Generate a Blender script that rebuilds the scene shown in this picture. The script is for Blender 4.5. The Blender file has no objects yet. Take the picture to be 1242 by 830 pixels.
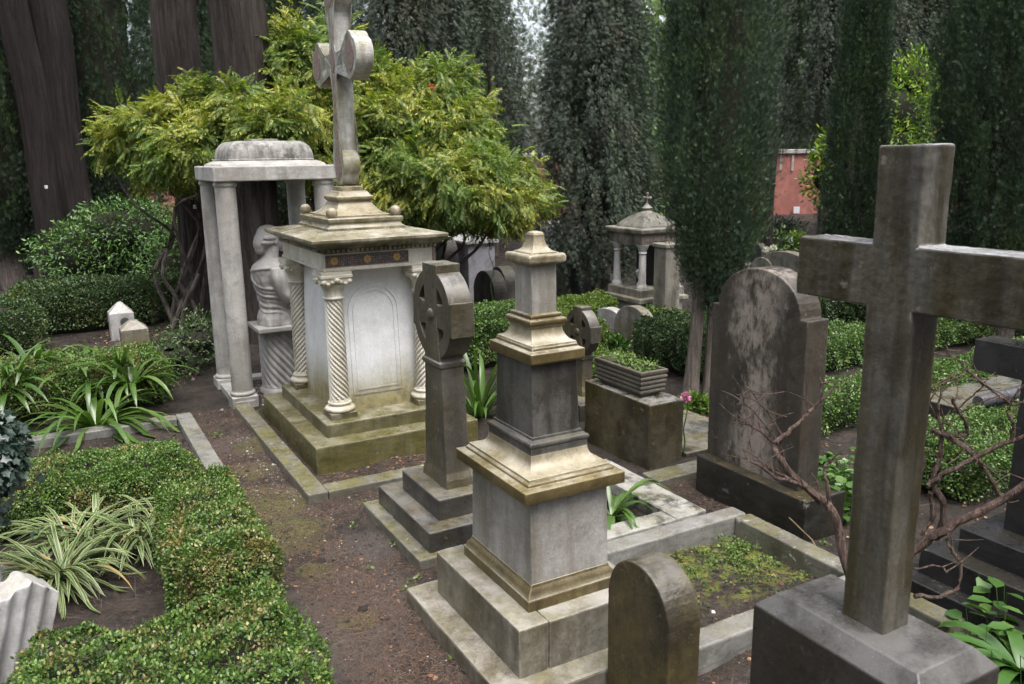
import bpy, bmesh, math, random
import numpy as np
from mathutils import Vector, Matrix

random.seed(11); RNG = np.random.default_rng(11)
SC = bpy.context.scene; COL = SC.collection
R = math.radians
# ------------------------------------------------------------------ camera model (also used to read real positions off the ground)
FPX, CAMH, PIT, ROLL, TH = 1011.24, 2.2, R(12.563), R(-0.815), R(29.07)
_cp, _sp, _cr, _sr = math.cos(PIT), math.sin(PIT), math.cos(ROLL), math.sin(ROLL)
VF = Vector((0, _cp, -_sp)); _U0 = Vector((0, _sp, _cp)); _R0 = Vector((1, 0, 0))
VR = _cr*_R0 + _sr*_U0; VU = -_sr*_R0 + _cr*_U0
CAMP = Vector((0, 0, CAMH))
def ray(px, py): return VF + VR*((px-621)/FPX) - VU*((py-415)/FPX)
def at(px, py, z=0.0):
    d = ray(px, py); return CAMP + d*((z-CAMH)/d.z)
def atd(px, py, y):
    d = ray(px, py); return CAMP + d*(y/d.y)
def prj(p):
    d = Vector(p)-CAMP; return (621+FPX*d.dot(VR)/d.dot(VF), 415-FPX*d.dot(VU)/d.dot(VF))
def hgt(x, y, py):
    lo, hi = -2.0, 20.0
    for _ in range(50):
        m = (lo+hi)/2
        if prj((x, y, m))[1] > py: lo = m
        else: hi = m
    return lo
CT, ST = math.cos(TH), math.sin(TH)
def W(a, b, z=0.0): return Vector((a*CT-b*ST, a*ST+b*CT, z))     # plot grid -> world
def L(p): return (p[0]*CT+p[1]*ST, -p[0]*ST+p[1]*CT)             # world -> plot grid

# ------------------------------------------------------------------ objects
def tag(o, label, cat, group=None, kind=None):
    if label: o['label'] = label
    if cat: o['category'] = cat
    if group: o['group'] = group
    if kind: o['kind'] = kind
    return o
def thing(name, label, cat, a, b, z=0.0, group=None, rot=TH):
    o = bpy.data.objects.new(name, None); COL.objects.link(o)
    o.empty_display_size = .1
    o.location = W(a, b, z); o.rotation_euler = (0, 0, rot)
    o['_o'] = (a, b, z)
    return tag(o, label, cat, group)
def wthing(name, label, cat, p, group=None, rz=0.0):
    o = bpy.data.objects.new(name, None); COL.objects.link(o)
    o.empty_display_size = .1
    o.location = p; o.rotation_euler = (0, 0, rz); o['_o'] = (0, 0, 0)
    return tag(o, label, cat, group)
def fin(name, me, mat, parent=None, bevel=0.0, smooth=True, seg=2):
    o = bpy.data.objects.new(name, me); COL.objects.link(o)
    for m in (mat if isinstance(mat, (list, tuple)) else [mat]): me.materials.append(m)
    if smooth:
        me.polygons.foreach_set('use_smooth', [True]*len(me.polygons))
        me.set_sharp_from_angle(angle=R(38))
    if bevel:
        m = o.modifiers.new('bevel', 'BEVEL'); m.width = bevel; m.segments = seg; m.limit_method = 'ANGLE'; m.angle_limit = R(40)
        m.harden_normals = False
        if bevel >= .005: weather(o)
    if parent: o.parent = parent
    return o
_TX = {}
def weather(o, st=(.007, .0025)):
    """slightly uneven, worn faces and arrises on hewn stone"""
    for nm, sz in (('worn_broad', .09), ('worn_fine', .018)):
        if nm not in _TX:
            x = bpy.data.textures.new(nm, 'CLOUDS'); x.noise_scale = sz; x.noise_depth = 3; _TX[nm] = x
    s = o.modifiers.new('cut', 'SUBSURF'); s.subdivision_type = 'SIMPLE'; s.levels = s.render_levels = 5
    for nm, k in zip(('worn_broad', 'worn_fine'), st):
        d = o.modifiers.new(nm, 'DISPLACE'); d.texture = _TX[nm]; d.texture_coords = 'LOCAL'; d.strength = k; d.mid_level = .5
def part(t, name, bm, mat, bevel=0.004, smooth=True, top=None):
    """bm is in absolute plot-grid coordinates; t is the thing (or a part of it: pass top=thing)"""
    a, b, z = (top or t)['_o']
    bmesh.ops.translate(bm, verts=bm.verts, vec=(-a, -b, -z))
    bmesh.ops.recalc_face_normals(bm, faces=bm.faces)
    me = bpy.data.meshes.new(name); bm.to_mesh(me); bm.free()
    return fin(name, me, mat, t, bevel, smooth)
def solo(name, bm, mat, label, cat, a, b, z=0.0, group=None, bevel=0.004, kind=None):
    bmesh.ops.translate(bm, verts=bm.verts, vec=(-a, -b, -z))
    bmesh.ops.recalc_face_normals(bm, faces=bm.faces)
    me = bpy.data.meshes.new(name); bm.to_mesh(me); bm.free()
    o = fin(name, me, mat, None, bevel)
    o.location = W(a, b, z); o.rotation_euler = (0, 0, TH)
    return tag(o, label, cat, group, kind)

# ------------------------------------------------------------------ shapes
def B(): return bmesh.new()
def box(bm, x0, x1, y0, y1, z0, z1):
    v = [bm.verts.new((x, y, z)) for z in (z0, z1) for x, y in ((x0, y0), (x1, y0), (x1, y1), (x0, y1))]
    for f in ((3, 2, 1, 0), (4, 5, 6, 7), (0, 1, 5, 4), (1, 2, 6, 5), (2, 3, 7, 6), (3, 0, 4, 7)): bm.faces.new([v[i] for i in f])
    return bm
def stack(bm, cx, cy, prof):
    """square rings: prof = [(half_x, half_y, z), ...]"""
    rings = []
    for hx, hy, z in prof:
        rings.append([bm.verts.new((cx+sx*hx, cy+sy*hy, z)) for sx, sy in ((-1, -1), (1, -1), (1, 1), (-1, 1))])
    for A, C in zip(rings, rings[1:]):
        for i in range(4): bm.faces.new((A[i], A[(i+1) % 4], C[(i+1) % 4], C[i]))
    bm.faces.new(rings[0][::-1]); bm.faces.new(rings[-1]); return bm
def lathe(bm, cx, cy, prof, seg=32, twist=None, lobes=0, depth=0.0):
    rings = []
    for k, (r, z) in enumerate(prof):
        ring = []
        for i in range(seg):
            t = 2*math.pi*i/seg; rr = r
            if twist is not None and r > 0:
                zz0, zz1, tw = twist
                if zz0 <= z <= zz1: rr = r - depth*(0.5+0.5*math.cos(lobes*(t + tw*z)))**1.5
            ring.append(bm.verts.new((cx+rr*math.cos(t), cy+rr*math.sin(t), z)))
        rings.append(ring)
    for A, C in zip(rings, rings[1:]):
        for i in range(seg): bm.faces.new((A[i], A[(i+1) % seg], C[(i+1) % seg], C[i]))
    bm.faces.new(rings[0][::-1]); bm.faces.new(rings[-1]); return bm
def prism(bm, pts, x0, x1, axis='x'):
    """pts = outline in (y,z) [axis x] or (x,z) [axis y]"""
    def mk(p, t): return (t, p[0], p[1]) if axis == 'x' else (p[0], t, p[1])
    A = [bm.verts.new(mk(p, x0)) for p in pts]; C = [bm.verts.new(mk(p, x1)) for p in pts]
    n = len(pts)
    for i in range(n): bm.faces.new((A[i], A[(i+1) % n], C[(i+1) % n], C[i]))
    bm.faces.new(A[::-1]); bm.faces.new(C); return bm
def sphere(bm, c, r, sx=1, sy=1, sz=1, seg=16):
    m = Matrix.Translation(c) @ Matrix.Diagonal((r*sx, r*sy, r*sz, 1))
    bmesh.ops.create_uvsphere(bm, u_segments=seg, v_segments=max(6, seg*2//3), radius=1, matrix=m); return bm
def tube(bm, pts, rad, seg=8, wob=0.0):
    pts = [Vector(p) for p in pts]; rings = []
    up = Vector((0.3, 0.2, 1)).normalized()
    for i, p in enumerate(pts):
        d = (pts[min(i+1, len(pts)-1)]-pts[max(i-1, 0)]).normalized()
        x = d.cross(up)
        if x.length < 1e-3: x = d.cross(Vector((1, 0, 0)))
        x.normalize(); y = d.cross(x).normalized(); r = rad[i] if isinstance(rad, (list, tuple)) else rad
        rings.append([bm.verts.new(p + (x*math.cos(2*math.pi*k/seg)+y*math.sin(2*math.pi*k/seg))*r*(1+wob*random.uniform(-1, 1))) for k in range(seg)])
    for A, C in zip(rings, rings[1:]):
        for i in range(seg): bm.faces.new((A[i], A[(i+1) % seg], C[(i+1) % seg], C[i]))
    bm.faces.new(rings[0][::-1]); bm.faces.new(rings[-1]); return bm
def smoothline(pts, n=4):
    """Catmull-Rom resample"""
    P = [Vector(p) for p in pts]; P = [P[0]*2-P[1]]+P+[P[-1]*2-P[-2]]; out = []
    for i in range(1, len(P)-2):
        for k in range(n):
            t = k/n; a, b, c, d = P[i-1], P[i], P[i+1], P[i+2]
            out.append(0.5*((2*b)+(c-a)*t+(2*a-5*b+4*c-d)*t*t+(3*b-a-3*c+d)*t**3))
    out.append(P[-2]); return out

# ------------------------------------------------------------------ leafy geometry (numpy)
class Geo:
    def __init__(s): s.V = []; s.F = []; s.M = []; s.n = 0; s.uv = []
    def add(s, V, F, mi=0, uv=None):
        V = np.asarray(V, np.float32).reshape(-1, 3); F = np.asarray(F, np.int32)
        s.V.append(V); s.F.append(F+s.n); s.M.append(np.full(len(F), mi, np.int32)); s.n += len(V)
        s.uv.append(uv)
    def mesh(s, name, org=(0, 0, 0), smooth=False):
        V = np.concatenate(s.V)-np.asarray(org, np.float32); me = bpy.data.meshes.new(name)
        me.vertices.add(len(V)); me.vertices.foreach_set('co', V.ravel())
        lt = np.concatenate([np.full(len(f), f.shape[1], np.int32) for f in s.F]); lv = np.concatenate([f.ravel() for f in s.F])
        me.loops.add(len(lv)); me.loops.foreach_set('vertex_index', lv)
        me.polygons.add(len(lt)); me.polygons.foreach_set('loop_start', np.concatenate([[0], np.cumsum(lt)[:-1]]).astype(np.int32))
        me.polygons.foreach_set('material_index', np.concatenate(s.M))
        if any(u is not None for u in s.uv):
            uv = np.concatenate([u if u is not None else np.zeros((len(v), 2), np.float32) for u, v in zip(s.uv, s.V)])
            l = me.uv_layers.new(name='across'); l.data.foreach_set('uv', uv[lv].astype(np.float32).ravel())
        me.update(calc_edges=True); me.validate()
        if smooth: me.polygons.foreach_set('use_smooth', [True]*len(me.polygons))
        return me
def nrm(a): return a/np.maximum(np.linalg.norm(a, axis=-1, keepdims=True), 1e-6)
def rnd(n, s=1.0): return RNG.normal(size=(n, 3))*s
def inst(g, tmpl, P, Yd, Nd, S, mi=0):
    tv, tf = tmpl; Y = nrm(Yd); X = nrm(np.cross(Y, Nd)); Z = np.cross(X, Y)
    S = np.broadcast_to(np.asarray(S, float), (len(P),))[:, None, None]
    V = P[:, None, :]+S*(tv[None, :, 0:1]*X[:, None]+tv[None, :, 1:2]*Y[:, None]+tv[None, :, 2:3]*Z[:, None])
    F = tf[None]+(np.arange(len(P))*len(tv))[:, None, None]
    g.add(V.reshape(-1, 3), F.reshape(-1, 4), mi)
_PH = RNG.uniform(0, 6.28, (9, 4)); _DR = nrm(RNG.normal(size=(9, 3)))
def wob(P, f, k=9):
    """cheap smooth noise about -1..1"""
    P = np.asarray(P, float); s = 0
    for i in range(k): s = s+np.sin((P@_DR[i])*f*(0.7+0.25*i)+_PH[i, 0])*np.cos((P@_DR[(i+4) % 9])*f*0.83*(1.3-0.06*i)+_PH[i, 1])
    return s/(k**0.5)*1.2
LEAF_BOX = (np.array([(0, 0, 0), (-.3, .3, .07), (-.29, .7, .06), (0, 1, -.03), (.29, .7, .06), (.3, .3, .07)]), np.array([(0, 3, 2, 1), (0, 5, 4, 3)]))
LEAF_LONG = (np.array([(0, 0, 0), (-.17, .3, .05), (-.15, .65, .03), (0, 1, -.1), (.15, .65, .03), (.17, .3, .05)]), np.array([(0, 3, 2, 1), (0, 5, 4, 3)]))
LEAF_IVY = (np.array([(0, .06, 0), (-.42, -.02, .03), (-.36, .33, .03), (-.5, .55, .05), (-.22, .66, .03), (0, 1, -.06), (.22, .66, .03), (.5, .55, .05), (.36, .33, .03), (.42, -.02, .03)]),
            np.array([(0, 2, 1, 1), (0, 4, 3, 2), (0, 5, 4, 4), (0, 6, 5, 5), (0, 8, 7, 6), (0, 9, 8, 8)]))
def _quadify(t):
    v, f = t; v = list(map(tuple, v)); out = []
    for q in f:
        if q[2] == q[3]:
            a, b, c = q[:3]; m = tuple((np.array(v[b])+np.array(v[c]))/2); v.append(m); out.append((a, b, len(v)-1, c))
        else: out.append(tuple(q))
    return np.array(v), np.array(out)
LEAF_IVY = _quadify(LEAF_IVY)
def _tuft(angs, lens, w=.085):
    v = [(0, 0, 0)]; f = []
    for i, (a, l) in enumerate(zip(angs, lens)):
        s, c = math.sin(R(a)), math.cos(R(a)); lift = .12*(i % 3-1)
        for u, t in ((-w, .5), (0, 1.0), (w, .5)):
            v.append((s*t*l+c*u, c*t*l-s*u, lift*t))
        n = len(v); f.append((0, n-1, n-2, n-3))
    return np.array(v), np.array(f)
TUFT = _tuft((-30, -17, -6, 5, 16, 29), (.6, .9, .72, 1, .8, .62), .036)
TUFT3 = _tuft((-20, 1, 21), (.8, 1, .75), .05)
def _pinnate(n=7):
    v = []; f = []
    for i in range(n+1):
        t = (i+.6)/(n+1); y = t; z = -.28*t*t
        sides = (-1, 1) if i < n else (0,)
        for s in sides:
            l = .30*(1-.35*abs(t-.45)); w = .055
            dx, dy = (s*.86, .5) if s else (0, 1)
            b = len(v); px, py = dx*l, dy*l
            v += [(s*.02, y, z), (s*.02+px*.5-dy*w, y+py*.5+dx*w, z+.01-.05), (s*.02+px, y+py, z-.16), (s*.02+px*.5+dy*w, y+py*.5-dx*w, z+.01-.05)]
            f.append((b, b+1, b+2, b+3))
    b = len(v); v += [(-.008, 0, 0), (.008, 0, 0), (.006, .95, -.25), (-.006, .95, -.25)]; f.append((b, b+1, b+2, b+3))
    return np.array(v), np.array(f)
PINNATE = _pinnate()
def boxgrid(x0, x1, y0, y1, z0, z1, n=8):
    bm = B(); box(bm, x0, x1, y0, y1, z0, z1); bmesh.ops.subdivide_edges(bm, edges=bm.edges, cuts=3, use_grid_fill=True)
    V = np.array([v.co[:] for v in bm.verts]); bm.verts.index_update(); F = [[v.index for v in f.verts] for f in bm.faces]; bm.free(); return V, np.array(F)
def rotW(P):
    P = np.asarray(P, float); o = P.copy(); o[:, 0] = P[:, 0]*CT-P[:, 1]*ST; o[:, 1] = P[:, 0]*ST+P[:, 1]*CT; return o
def hedge(a0, a1, b0, b1, h, size, dens, label, mats, group='clipped box hedges', lump=.03, tmpl=LEAF_BOX, z0=0.0, loose=.25, name='box_hedge', cat='hedge', round_=.06):
    """clipped hedge on the plot grid: thousands of small leaves over a solid dark core that blocks light"""
    areas = [((a1-a0)*(b1-b0), 't'), ((a1-a0)*(h-z0), 'f'), ((a1-a0)*(h-z0), 'k'), ((b1-b0)*(h-z0), 'l'), ((b1-b0)*(h-z0), 'r')]
    Ps, Ns = [], []
    for A, s in areas:
        n = int(A*dens*1.35*(1.0 if s in 'tfl' else .45)); u, v = RNG.random(n), RNG.random(n)
        if s in 'fklr': v = 1-(1-v)*(.35+.65*np.sqrt(RNG.random(n)))
        x = a0+(a1-a0)*u; y = b0+(b1-b0)*v; z = z0+(h-z0)*v
        if s == 't': P = np.stack([x, y, np.full(n, h)], 1); N = (0, 0, 1)
        elif s == 'f': P = np.stack([x, np.full(n, b0), z], 1); N = (0, -1, 0)
        elif s == 'k': P = np.stack([x, np.full(n, b1), z], 1); N = (0, 1, 0)
        elif s == 'l': P = np.stack([np.full(n, a0), b0+(b1-b0)*u, z], 1); N = (-1, 0, 0)
        else: P = np.stack([np.full(n, a1), b0+(b1-b0)*u, z], 1); N = (1, 0, 0)
        Ps.append(P); Ns.append(np.tile(np.array(N, float), (n, 1)))
    P = np.concatenate(Ps); N = np.concatenate(Ns)
    # round the edges a little, then lumps
    c = np.array([(a0+a1)/2, (b0+b1)/2, (z0+h)/2]); hs = np.array([(a1-a0)/2, (b1-b0)/2, (h-z0)/2])
    q = (P-c)/hs; d = np.abs(q); e = np.clip((d-(1-round_*2/np.maximum(hs, .01)).clip(.2, 1)), 0, 1)
    cut = np.sort(e*hs, axis=1)[:, 1]; P = P-nrm(P-c)*cut[:, None]*.9
    P = P+N*(lump*wob(P, 7)+lump*.9*wob(P+5, 19))[:, None]
    P = P-N*(np.abs(RNG.normal(size=len(P)))*size*.9)[:, None]+N*(RNG.random(len(P))**8*size*loose*6)[:, None]
    Y = N*.7+rnd(len(P), .62); Y[:, 2] += .25
    Nd = N+rnd(len(P), .45); Nd[:, 2] += .35
    S = size*RNG.uniform(.65, 1.2, len(P))
    g = Geo(); inst(g, tmpl, rotW(P), rotW(nrm(Y)), rotW(Nd), S)
    i = size*2.2+lump*1.9+.01
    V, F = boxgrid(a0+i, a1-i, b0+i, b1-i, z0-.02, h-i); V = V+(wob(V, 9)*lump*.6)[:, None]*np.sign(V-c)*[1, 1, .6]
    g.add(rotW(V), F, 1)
    # short bare twigs poking through the clipped surface
    k = int(len(P)*.006); idx = RNG.choice(len(P), k); twy = N[idx]*.8+rnd(k, .5)
    tw = (np.array([(-.012, -.6, 0), (.012, -.6, 0), (.006, 1, 0), (-.006, 1, 0)]), np.array([(0, 1, 2, 3)]))
    inst(g, tw, rotW(P[idx]), rotW(twy), rotW(rnd(k)), size*1.8, 2)
    org = W((a0+a1)/2, (b0+b1)/2, z0)
    me = g.mesh(name, org); o = bpy.data.objects.new(name, me); COL.objects.link(o); o.location = org
    for m in mats: me.materials.append(m)
    return tag(o, label, cat, group)
# ------------------------------------------------------------------ materials
class NT:
    def __init__(s, name):
        s.m = bpy.data.materials.new(name); s.m.use_nodes = True; s.t = s.m.node_tree; s.t.nodes.clear()
        s.out = s.n('ShaderNodeOutputMaterial'); s.tc = s.n('ShaderNodeTexCoord').outputs['Object']
    def n(s, ty, **kw):
        o = s.t.nodes.new(ty)
        for k, v in kw.items(): setattr(o, k, v)
        return o
    def put(s, sock, v):
        if isinstance(v, bpy.types.NodeSocket): s.t.links.new(v, sock)
        elif isinstance(v, (tuple, list)) and len(v) == 3 and sock.type == 'RGBA': sock.default_value = (*v, 1)
        else: sock.default_value = v
    def noise(s, scale, detail=4, rough=.55, stretch=None, off=0.0, dist=0.0):
        c = s.tc
        if stretch or off:
            mp = s.n('ShaderNodeMapping'); s.t.links.new(c, mp.inputs[0]); mp.inputs['Scale'].default_value = stretch or (1, 1, 1)
            mp.inputs['Location'].default_value = (off, off*1.7, off*.6); c = mp.outputs[0]
        o = s.n('ShaderNodeTexNoise'); s.t.links.new(c, o.inputs['Vector'])
        o.inputs['Scale'].default_value = scale; o.inputs['Detail'].default_value = detail; o.inputs['Roughness'].default_value = rough; o.inputs['Distortion'].default_value = dist
        return o.outputs['Fac']
    def vor(s, scale, feat='F1', out='Distance', rand=1.0):
        o = s.n('ShaderNodeTexVoronoi', feature=feat); s.t.links.new(s.tc, o.inputs['Vector']); o.inputs['Scale'].default_value = scale
        o.inputs['Randomness'].default_value = rand
        return o.outputs[out]
    def ramp(s, f, a, b, lo=0.0, hi=1.0):
        o = s.n('ShaderNodeMapRange'); o.clamp = True; o.interpolation_type = 'SMOOTHSTEP'
        s.put(o.inputs[0], f); o.inputs[1].default_value = a; o.inputs[2].default_value = b; o.inputs[3].default_value = lo; o.inputs[4].default_value = hi
        return o.outputs[0]
    def ma(s, op, a, b=0.0, clamp=False):
        o = s.n('ShaderNodeMath', operation=op); o.use_clamp = clamp; s.put(o.inputs[0], a); s.put(o.inputs[1], b); return o.outputs[0]
    def mix(s, f, a, b, mode='MIX'):
        o = s.n('ShaderNodeMix', data_type='RGBA', blend_type=mode); s.put(o.inputs['Factor'], f); s.put(o.inputs['A'], a); s.put(o.inputs['B'], b)
        return o.outputs['Result']
    def sep(s, v):
        o = s.n('ShaderNodeSeparateXYZ'); s.put(o.inputs[0], v); return o.outputs
    def nz(s): return s.sep(s.n('ShaderNodeNewGeometry').outputs['Normal'])[2]
    def bump(s, h, st=.4, d=.01, prev=None):
        o = s.n('ShaderNodeBump'); o.inputs['Strength'].default_value = st; o.inputs['Distance'].default_value = d; s.put(o.inputs['Height'], h)
        if prev: s.put(o.inputs['Normal'], prev)
        return o.outputs[0]
    def done(s, col, rough=.8, nor=None, spec=.5, transl=None, tf=.25):
        p = s.n('ShaderNodeBsdfPrincipled'); s.put(p.inputs['Base Color'], col); s.put(p.inputs['Roughness'], rough); s.put(p.inputs['Specular IOR Level'], spec)
        if nor: s.put(p.inputs['Normal'], nor)
        sh = p.outputs[0]
        if transl is not None:
            t = s.n('ShaderNodeBsdfTranslucent'); s.put(t.inputs[0], transl); mx = s.n('ShaderNodeMixShader'); mx.inputs[0].default_value = tf
            s.t.links.new(sh, mx.inputs[1]); s.t.links.new(t.outputs[0], mx.inputs[2]); sh = mx.outputs[0]
        s.t.links.new(sh, s.out.inputs[0]); return s.m

def stone(name, c1, c2, stain=(.03, .026, .02), streak=.5, patch=.4, moss_up=.6, moss_low=0.0, low_h=.4, moss=(.075, .066, .018), lichen=.3,
          lich=(.42, .41, .35), rough=.62, wash=0.0, washc=None, edge=.45, grime=1.0, algae=0.0, algc=(.06, .045, .012), scale=1.0, bare=0.0, barec=(.45, .38, .32), specks=.25, moss_all=0.0):
    t = NT(name); z = t.sep(t.tc)[2]; nz = t.nz()
    up = t.ramp(nz, .35, .9)
    big = t.noise(2.1*scale, 8, .62); mid = t.noise(9*scale, 8, .65, off=3.1); fine = t.noise(70*scale, 5, .78)
    col = t.mix(t.ramp(big, .35, .68), c1, c2)
    col = t.mix(t.ramp(mid, .3, .75, 0, .45), col, tuple(x*.6 for x in c1))
    col = t.mix(t.ramp(fine, .42, .7, .0, .32), col, tuple(min(1, x*1.3) for x in c2)); col = t.mix(t.ramp(fine, .48, .28, 0, .4*grime), col, tuple(x*.55 for x in c1))
    blot = t.noise(4.6*scale, 10, .75, off=51., dist=.4); col = t.mix(t.ramp(blot, .5, .64, 0, .65*grime), col, tuple(x*.42 for x in c1))
    # run-off streaks: long vertical marks left by water on the upright faces
    st = t.noise(11*scale, 6, .6, stretch=(1, 1, .09), off=1.3); st2 = t.noise(3.2*scale, 6, .6, stretch=(1, 1, .3), off=7.7)
    k = t.ma('MULTIPLY', t.ramp(t.ma('ADD', t.ma('MULTIPLY', st, .55), t.ma('MULTIPLY', st2, .6)), .5, .68), t.ma('SUBTRACT', 1, up))
    col = t.mix(t.ma('MULTIPLY', k, streak), col, stain)
    pt = t.ramp(t.noise(3.4*scale, 10, .72, off=11.), .5, .62)
    col = t.mix(t.ma('MULTIPLY', pt, patch), col, stain)
    if algae:   # ochre-brown algae in vertical runs
        ag = t.ramp(t.ma('ADD', t.ma('MULTIPLY', t.noise(7*scale, 7, .65, stretch=(1, 1, .13), off=61.), .6), t.ma('MULTIPLY', t.noise(1.7*scale, 6, .6, stretch=(1, 1, .5), off=67.), .5)), .46, .66)
        col = t.mix(t.ma('MULTIPLY', t.ma('MULTIPLY', ag, t.ma('SUBTRACT', 1, t.ma('MULTIPLY', up, .7))), algae), col, t.mix(t.ramp(fine, .3, .7), algc, tuple(x*1.8 for x in algc)))
    if bare:
        band = t.ramp(t.ma('ABSOLUTE', t.ma('ADD', t.sep(t.tc)[1], t.ma('MULTIPLY', t.ma('SUBTRACT', t.noise(3, 6, .6, off=81.), .5), .35))), .30, .08, 0, 1)
        bp = t.ramp(t.ma('ADD', t.ma('MULTIPLY', t.noise(2.3*scale, 10, .74, stretch=(1, 1, .5), off=5.), .75), t.ma('MULTIPLY', t.noise(26*scale, 6, .7, stretch=(1, 1, .5), off=2.), .32)), .475, .60)
        col = t.mix(t.ma('MULTIPLY', t.ma('MULTIPLY', bp, band), bare), col, t.mix(t.ramp(fine, .3, .7), barec, tuple(x*1.2 for x in barec)))
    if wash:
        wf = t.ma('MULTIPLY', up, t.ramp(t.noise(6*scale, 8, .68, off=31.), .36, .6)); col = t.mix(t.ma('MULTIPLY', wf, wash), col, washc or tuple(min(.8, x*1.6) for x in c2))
    # moss and algae: on ledges, and creeping up from the ground
    mn = t.ramp(t.noise(4.2*scale, 9, .68, off=9.), .38, .62)
    m = t.ma('MULTIPLY', t.ma('MULTIPLY', up, mn), moss_up)
    if moss_low:
        lo = t.ramp(t.ma('ADD', z, t.ma('MULTIPLY', t.ma('SUBTRACT', t.noise(3.*scale, 8, .65, stretch=(1, 1, .35), off=4.), .5), .42)), low_h, low_h*.45)
        m = t.ma('MAXIMUM', m, t.ma('MULTIPLY', lo, moss_low))
    if moss_all:
        m = t.ma('MAXIMUM', m, t.ma('MULTIPLY', t.ramp(t.noise(1.9*scale, 9, .66, off=6.), .4, .64), moss_all))
    mc = t.mix(t.ramp(t.noise(18*scale, 5, .7, off=2.), .35, .65), moss, tuple(x*1.9 for x in moss))
    col = t.mix(m, col, mc)
    lf = t.ma('MULTIPLY', t.ramp(t.noise(15*scale, 7, .7, off=13.), .6, .68), t.ramp(t.noise(2.6*scale, 3, .5, off=17.), .42, .6))
    col = t.mix(t.ma('MULTIPLY', lf, lichen), col, lich)
    sk = t.ramp(t.vor(95*scale), .16, .1); sk = t.ma('MULTIPLY', sk, t.ramp(t.noise(7*scale, 4, .6, off=21.), .43, .57))
    col = t.mix(t.ma('MULTIPLY', sk, specks), col, lich)
    if edge:   # arrises rubbed and rain-washed to paler stone
        bv = t.n('ShaderNodeBevel'); bv.samples = 4; bv.inputs['Radius'].default_value = .011
        dt = t.n('ShaderNodeVectorMath', operation='DOT_PRODUCT'); t.put(dt.inputs[0], bv.outputs[0]); t.put(dt.inputs[1], t.n('ShaderNodeNewGeometry').outputs['Normal'])
        ef = t.ma('MULTIPLY', t.ramp(dt.outputs['Value'], .985, .80), t.ramp(t.noise(14*scale, 6, .7, off=41.), .36, .56)); col = t.mix(t.ma('MULTIPLY', ef, edge), col, tuple(min(.75, x*1.7+.05) for x in c2))
    nor = t.bump(t.ma('ADD', t.ma('MULTIPLY', fine, .5), t.ma('MULTIPLY', t.noise(24*scale, 6, .65, off=8.), .8)), .55, .006)
    nor = t.bump(m, .5, .004, nor)
    wet = t.ma('SUBTRACT', t.ramp(t.noise(5*scale, 5, .6, off=15.), .35, .65, rough-.17, rough+.16), t.ma('MULTIPLY', up, .16))
    return t.done(col, wet, nor, .45)

def leafmat(name, stops, alt=None, alt_scale=2.0, alt_lo=.45, alt_hi=.6, rough=.42, tf=.22, spec=.5, sat=1.0):
    t = NT(name); rp = t.n('ShaderNodeValToRGB'); ri = t.n('ShaderNodeNewGeometry').outputs['Random Per Island']
    t.put(rp.inputs[0], ri)
    def fill(rp, stops):
        e = rp.color_ramp.elements
        while len(e) < len(stops): e.new(.5)
        for i, (p, c) in enumerate(stops): e[i].position = p; e[i].color = (*c, 1)
    fill(rp, stops); col = rp.outputs[0]
    if alt:
        r2 = t.n('ShaderNodeValToRGB'); t.put(r2.inputs[0], ri); fill(r2, alt)
        f = t.ramp(t.ma('ADD', t.noise(alt_scale, 4, .6), t.ma('MULTIPLY', t.ma('SUBTRACT', ri, .5), .22)), alt_lo, alt_hi)
        col = t.mix(f, col, r2.outputs[0])
    tr = t.mix(1.0, col, (1.15, 1.35, .5), 'MULTIPLY')
    return t.done(col, rough, None, spec, tr, tf)
def plain(name, c1, c2, scale=8, rough=.8, stretch=None, bump=.3, bd=.01, spec=.4, detail=6):
    t = NT(name); n = t.noise(scale, detail, .62, stretch=stretch)
    col = t.mix(t.ramp(n, .32, .68), c1, c2); return t.done(col, rough, t.bump(n, bump, bd), spec)

M = {}
# --- stones
M['marble'] = stone('grey_marble', (.30, .285, .27), (.44, .425, .405), stain=(.10, .085, .055), streak=.55, patch=.3, grime=.5, algae=.25, moss_up=.75, moss_low=.0, lichen=.15, rough=.6, moss=(.11, .088, .034))
M['marble_low'] = stone('grey_marble_mossy_foot', (0.187, 0.170, 0.140), (0.306, 0.289, 0.246), stain=(.06, .05, .028), streak=.65, patch=.45, algae=.45, algc=(.085, .07, .028), edge=.8, moss_up=.7, moss_low=.0, lichen=.2, moss=(.085, .075, .028), wash=.5, washc=(.46, .44, .40))
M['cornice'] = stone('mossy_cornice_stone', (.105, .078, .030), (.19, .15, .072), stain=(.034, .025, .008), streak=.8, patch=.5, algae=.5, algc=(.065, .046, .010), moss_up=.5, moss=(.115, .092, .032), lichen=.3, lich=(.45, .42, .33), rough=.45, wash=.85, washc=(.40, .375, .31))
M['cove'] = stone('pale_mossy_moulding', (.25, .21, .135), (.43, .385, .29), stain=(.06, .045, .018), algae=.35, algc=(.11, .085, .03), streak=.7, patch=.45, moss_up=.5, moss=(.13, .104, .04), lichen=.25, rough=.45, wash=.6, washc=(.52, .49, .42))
M['dirty'] = stone('soot_streaked_marble', (0.071, 0.068, 0.063), (0.120, 0.116, 0.108), stain=(.018, .016, .012), streak=1.0, patch=.85, algae=.3, algc=(.03, .026, .016), moss_up=.5, lichen=.25, rough=.6)
M['white'] = stone('white_marble', (.655, .665, .675), (.735, .745, .755), stain=(.42, .42, .41), streak=.22, patch=.15, grime=.12, edge=.1, moss_up=.6, moss_low=.95, low_h=.74, moss=(.135, .115, .045), lichen=.05, rough=.5, specks=.05)
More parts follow.
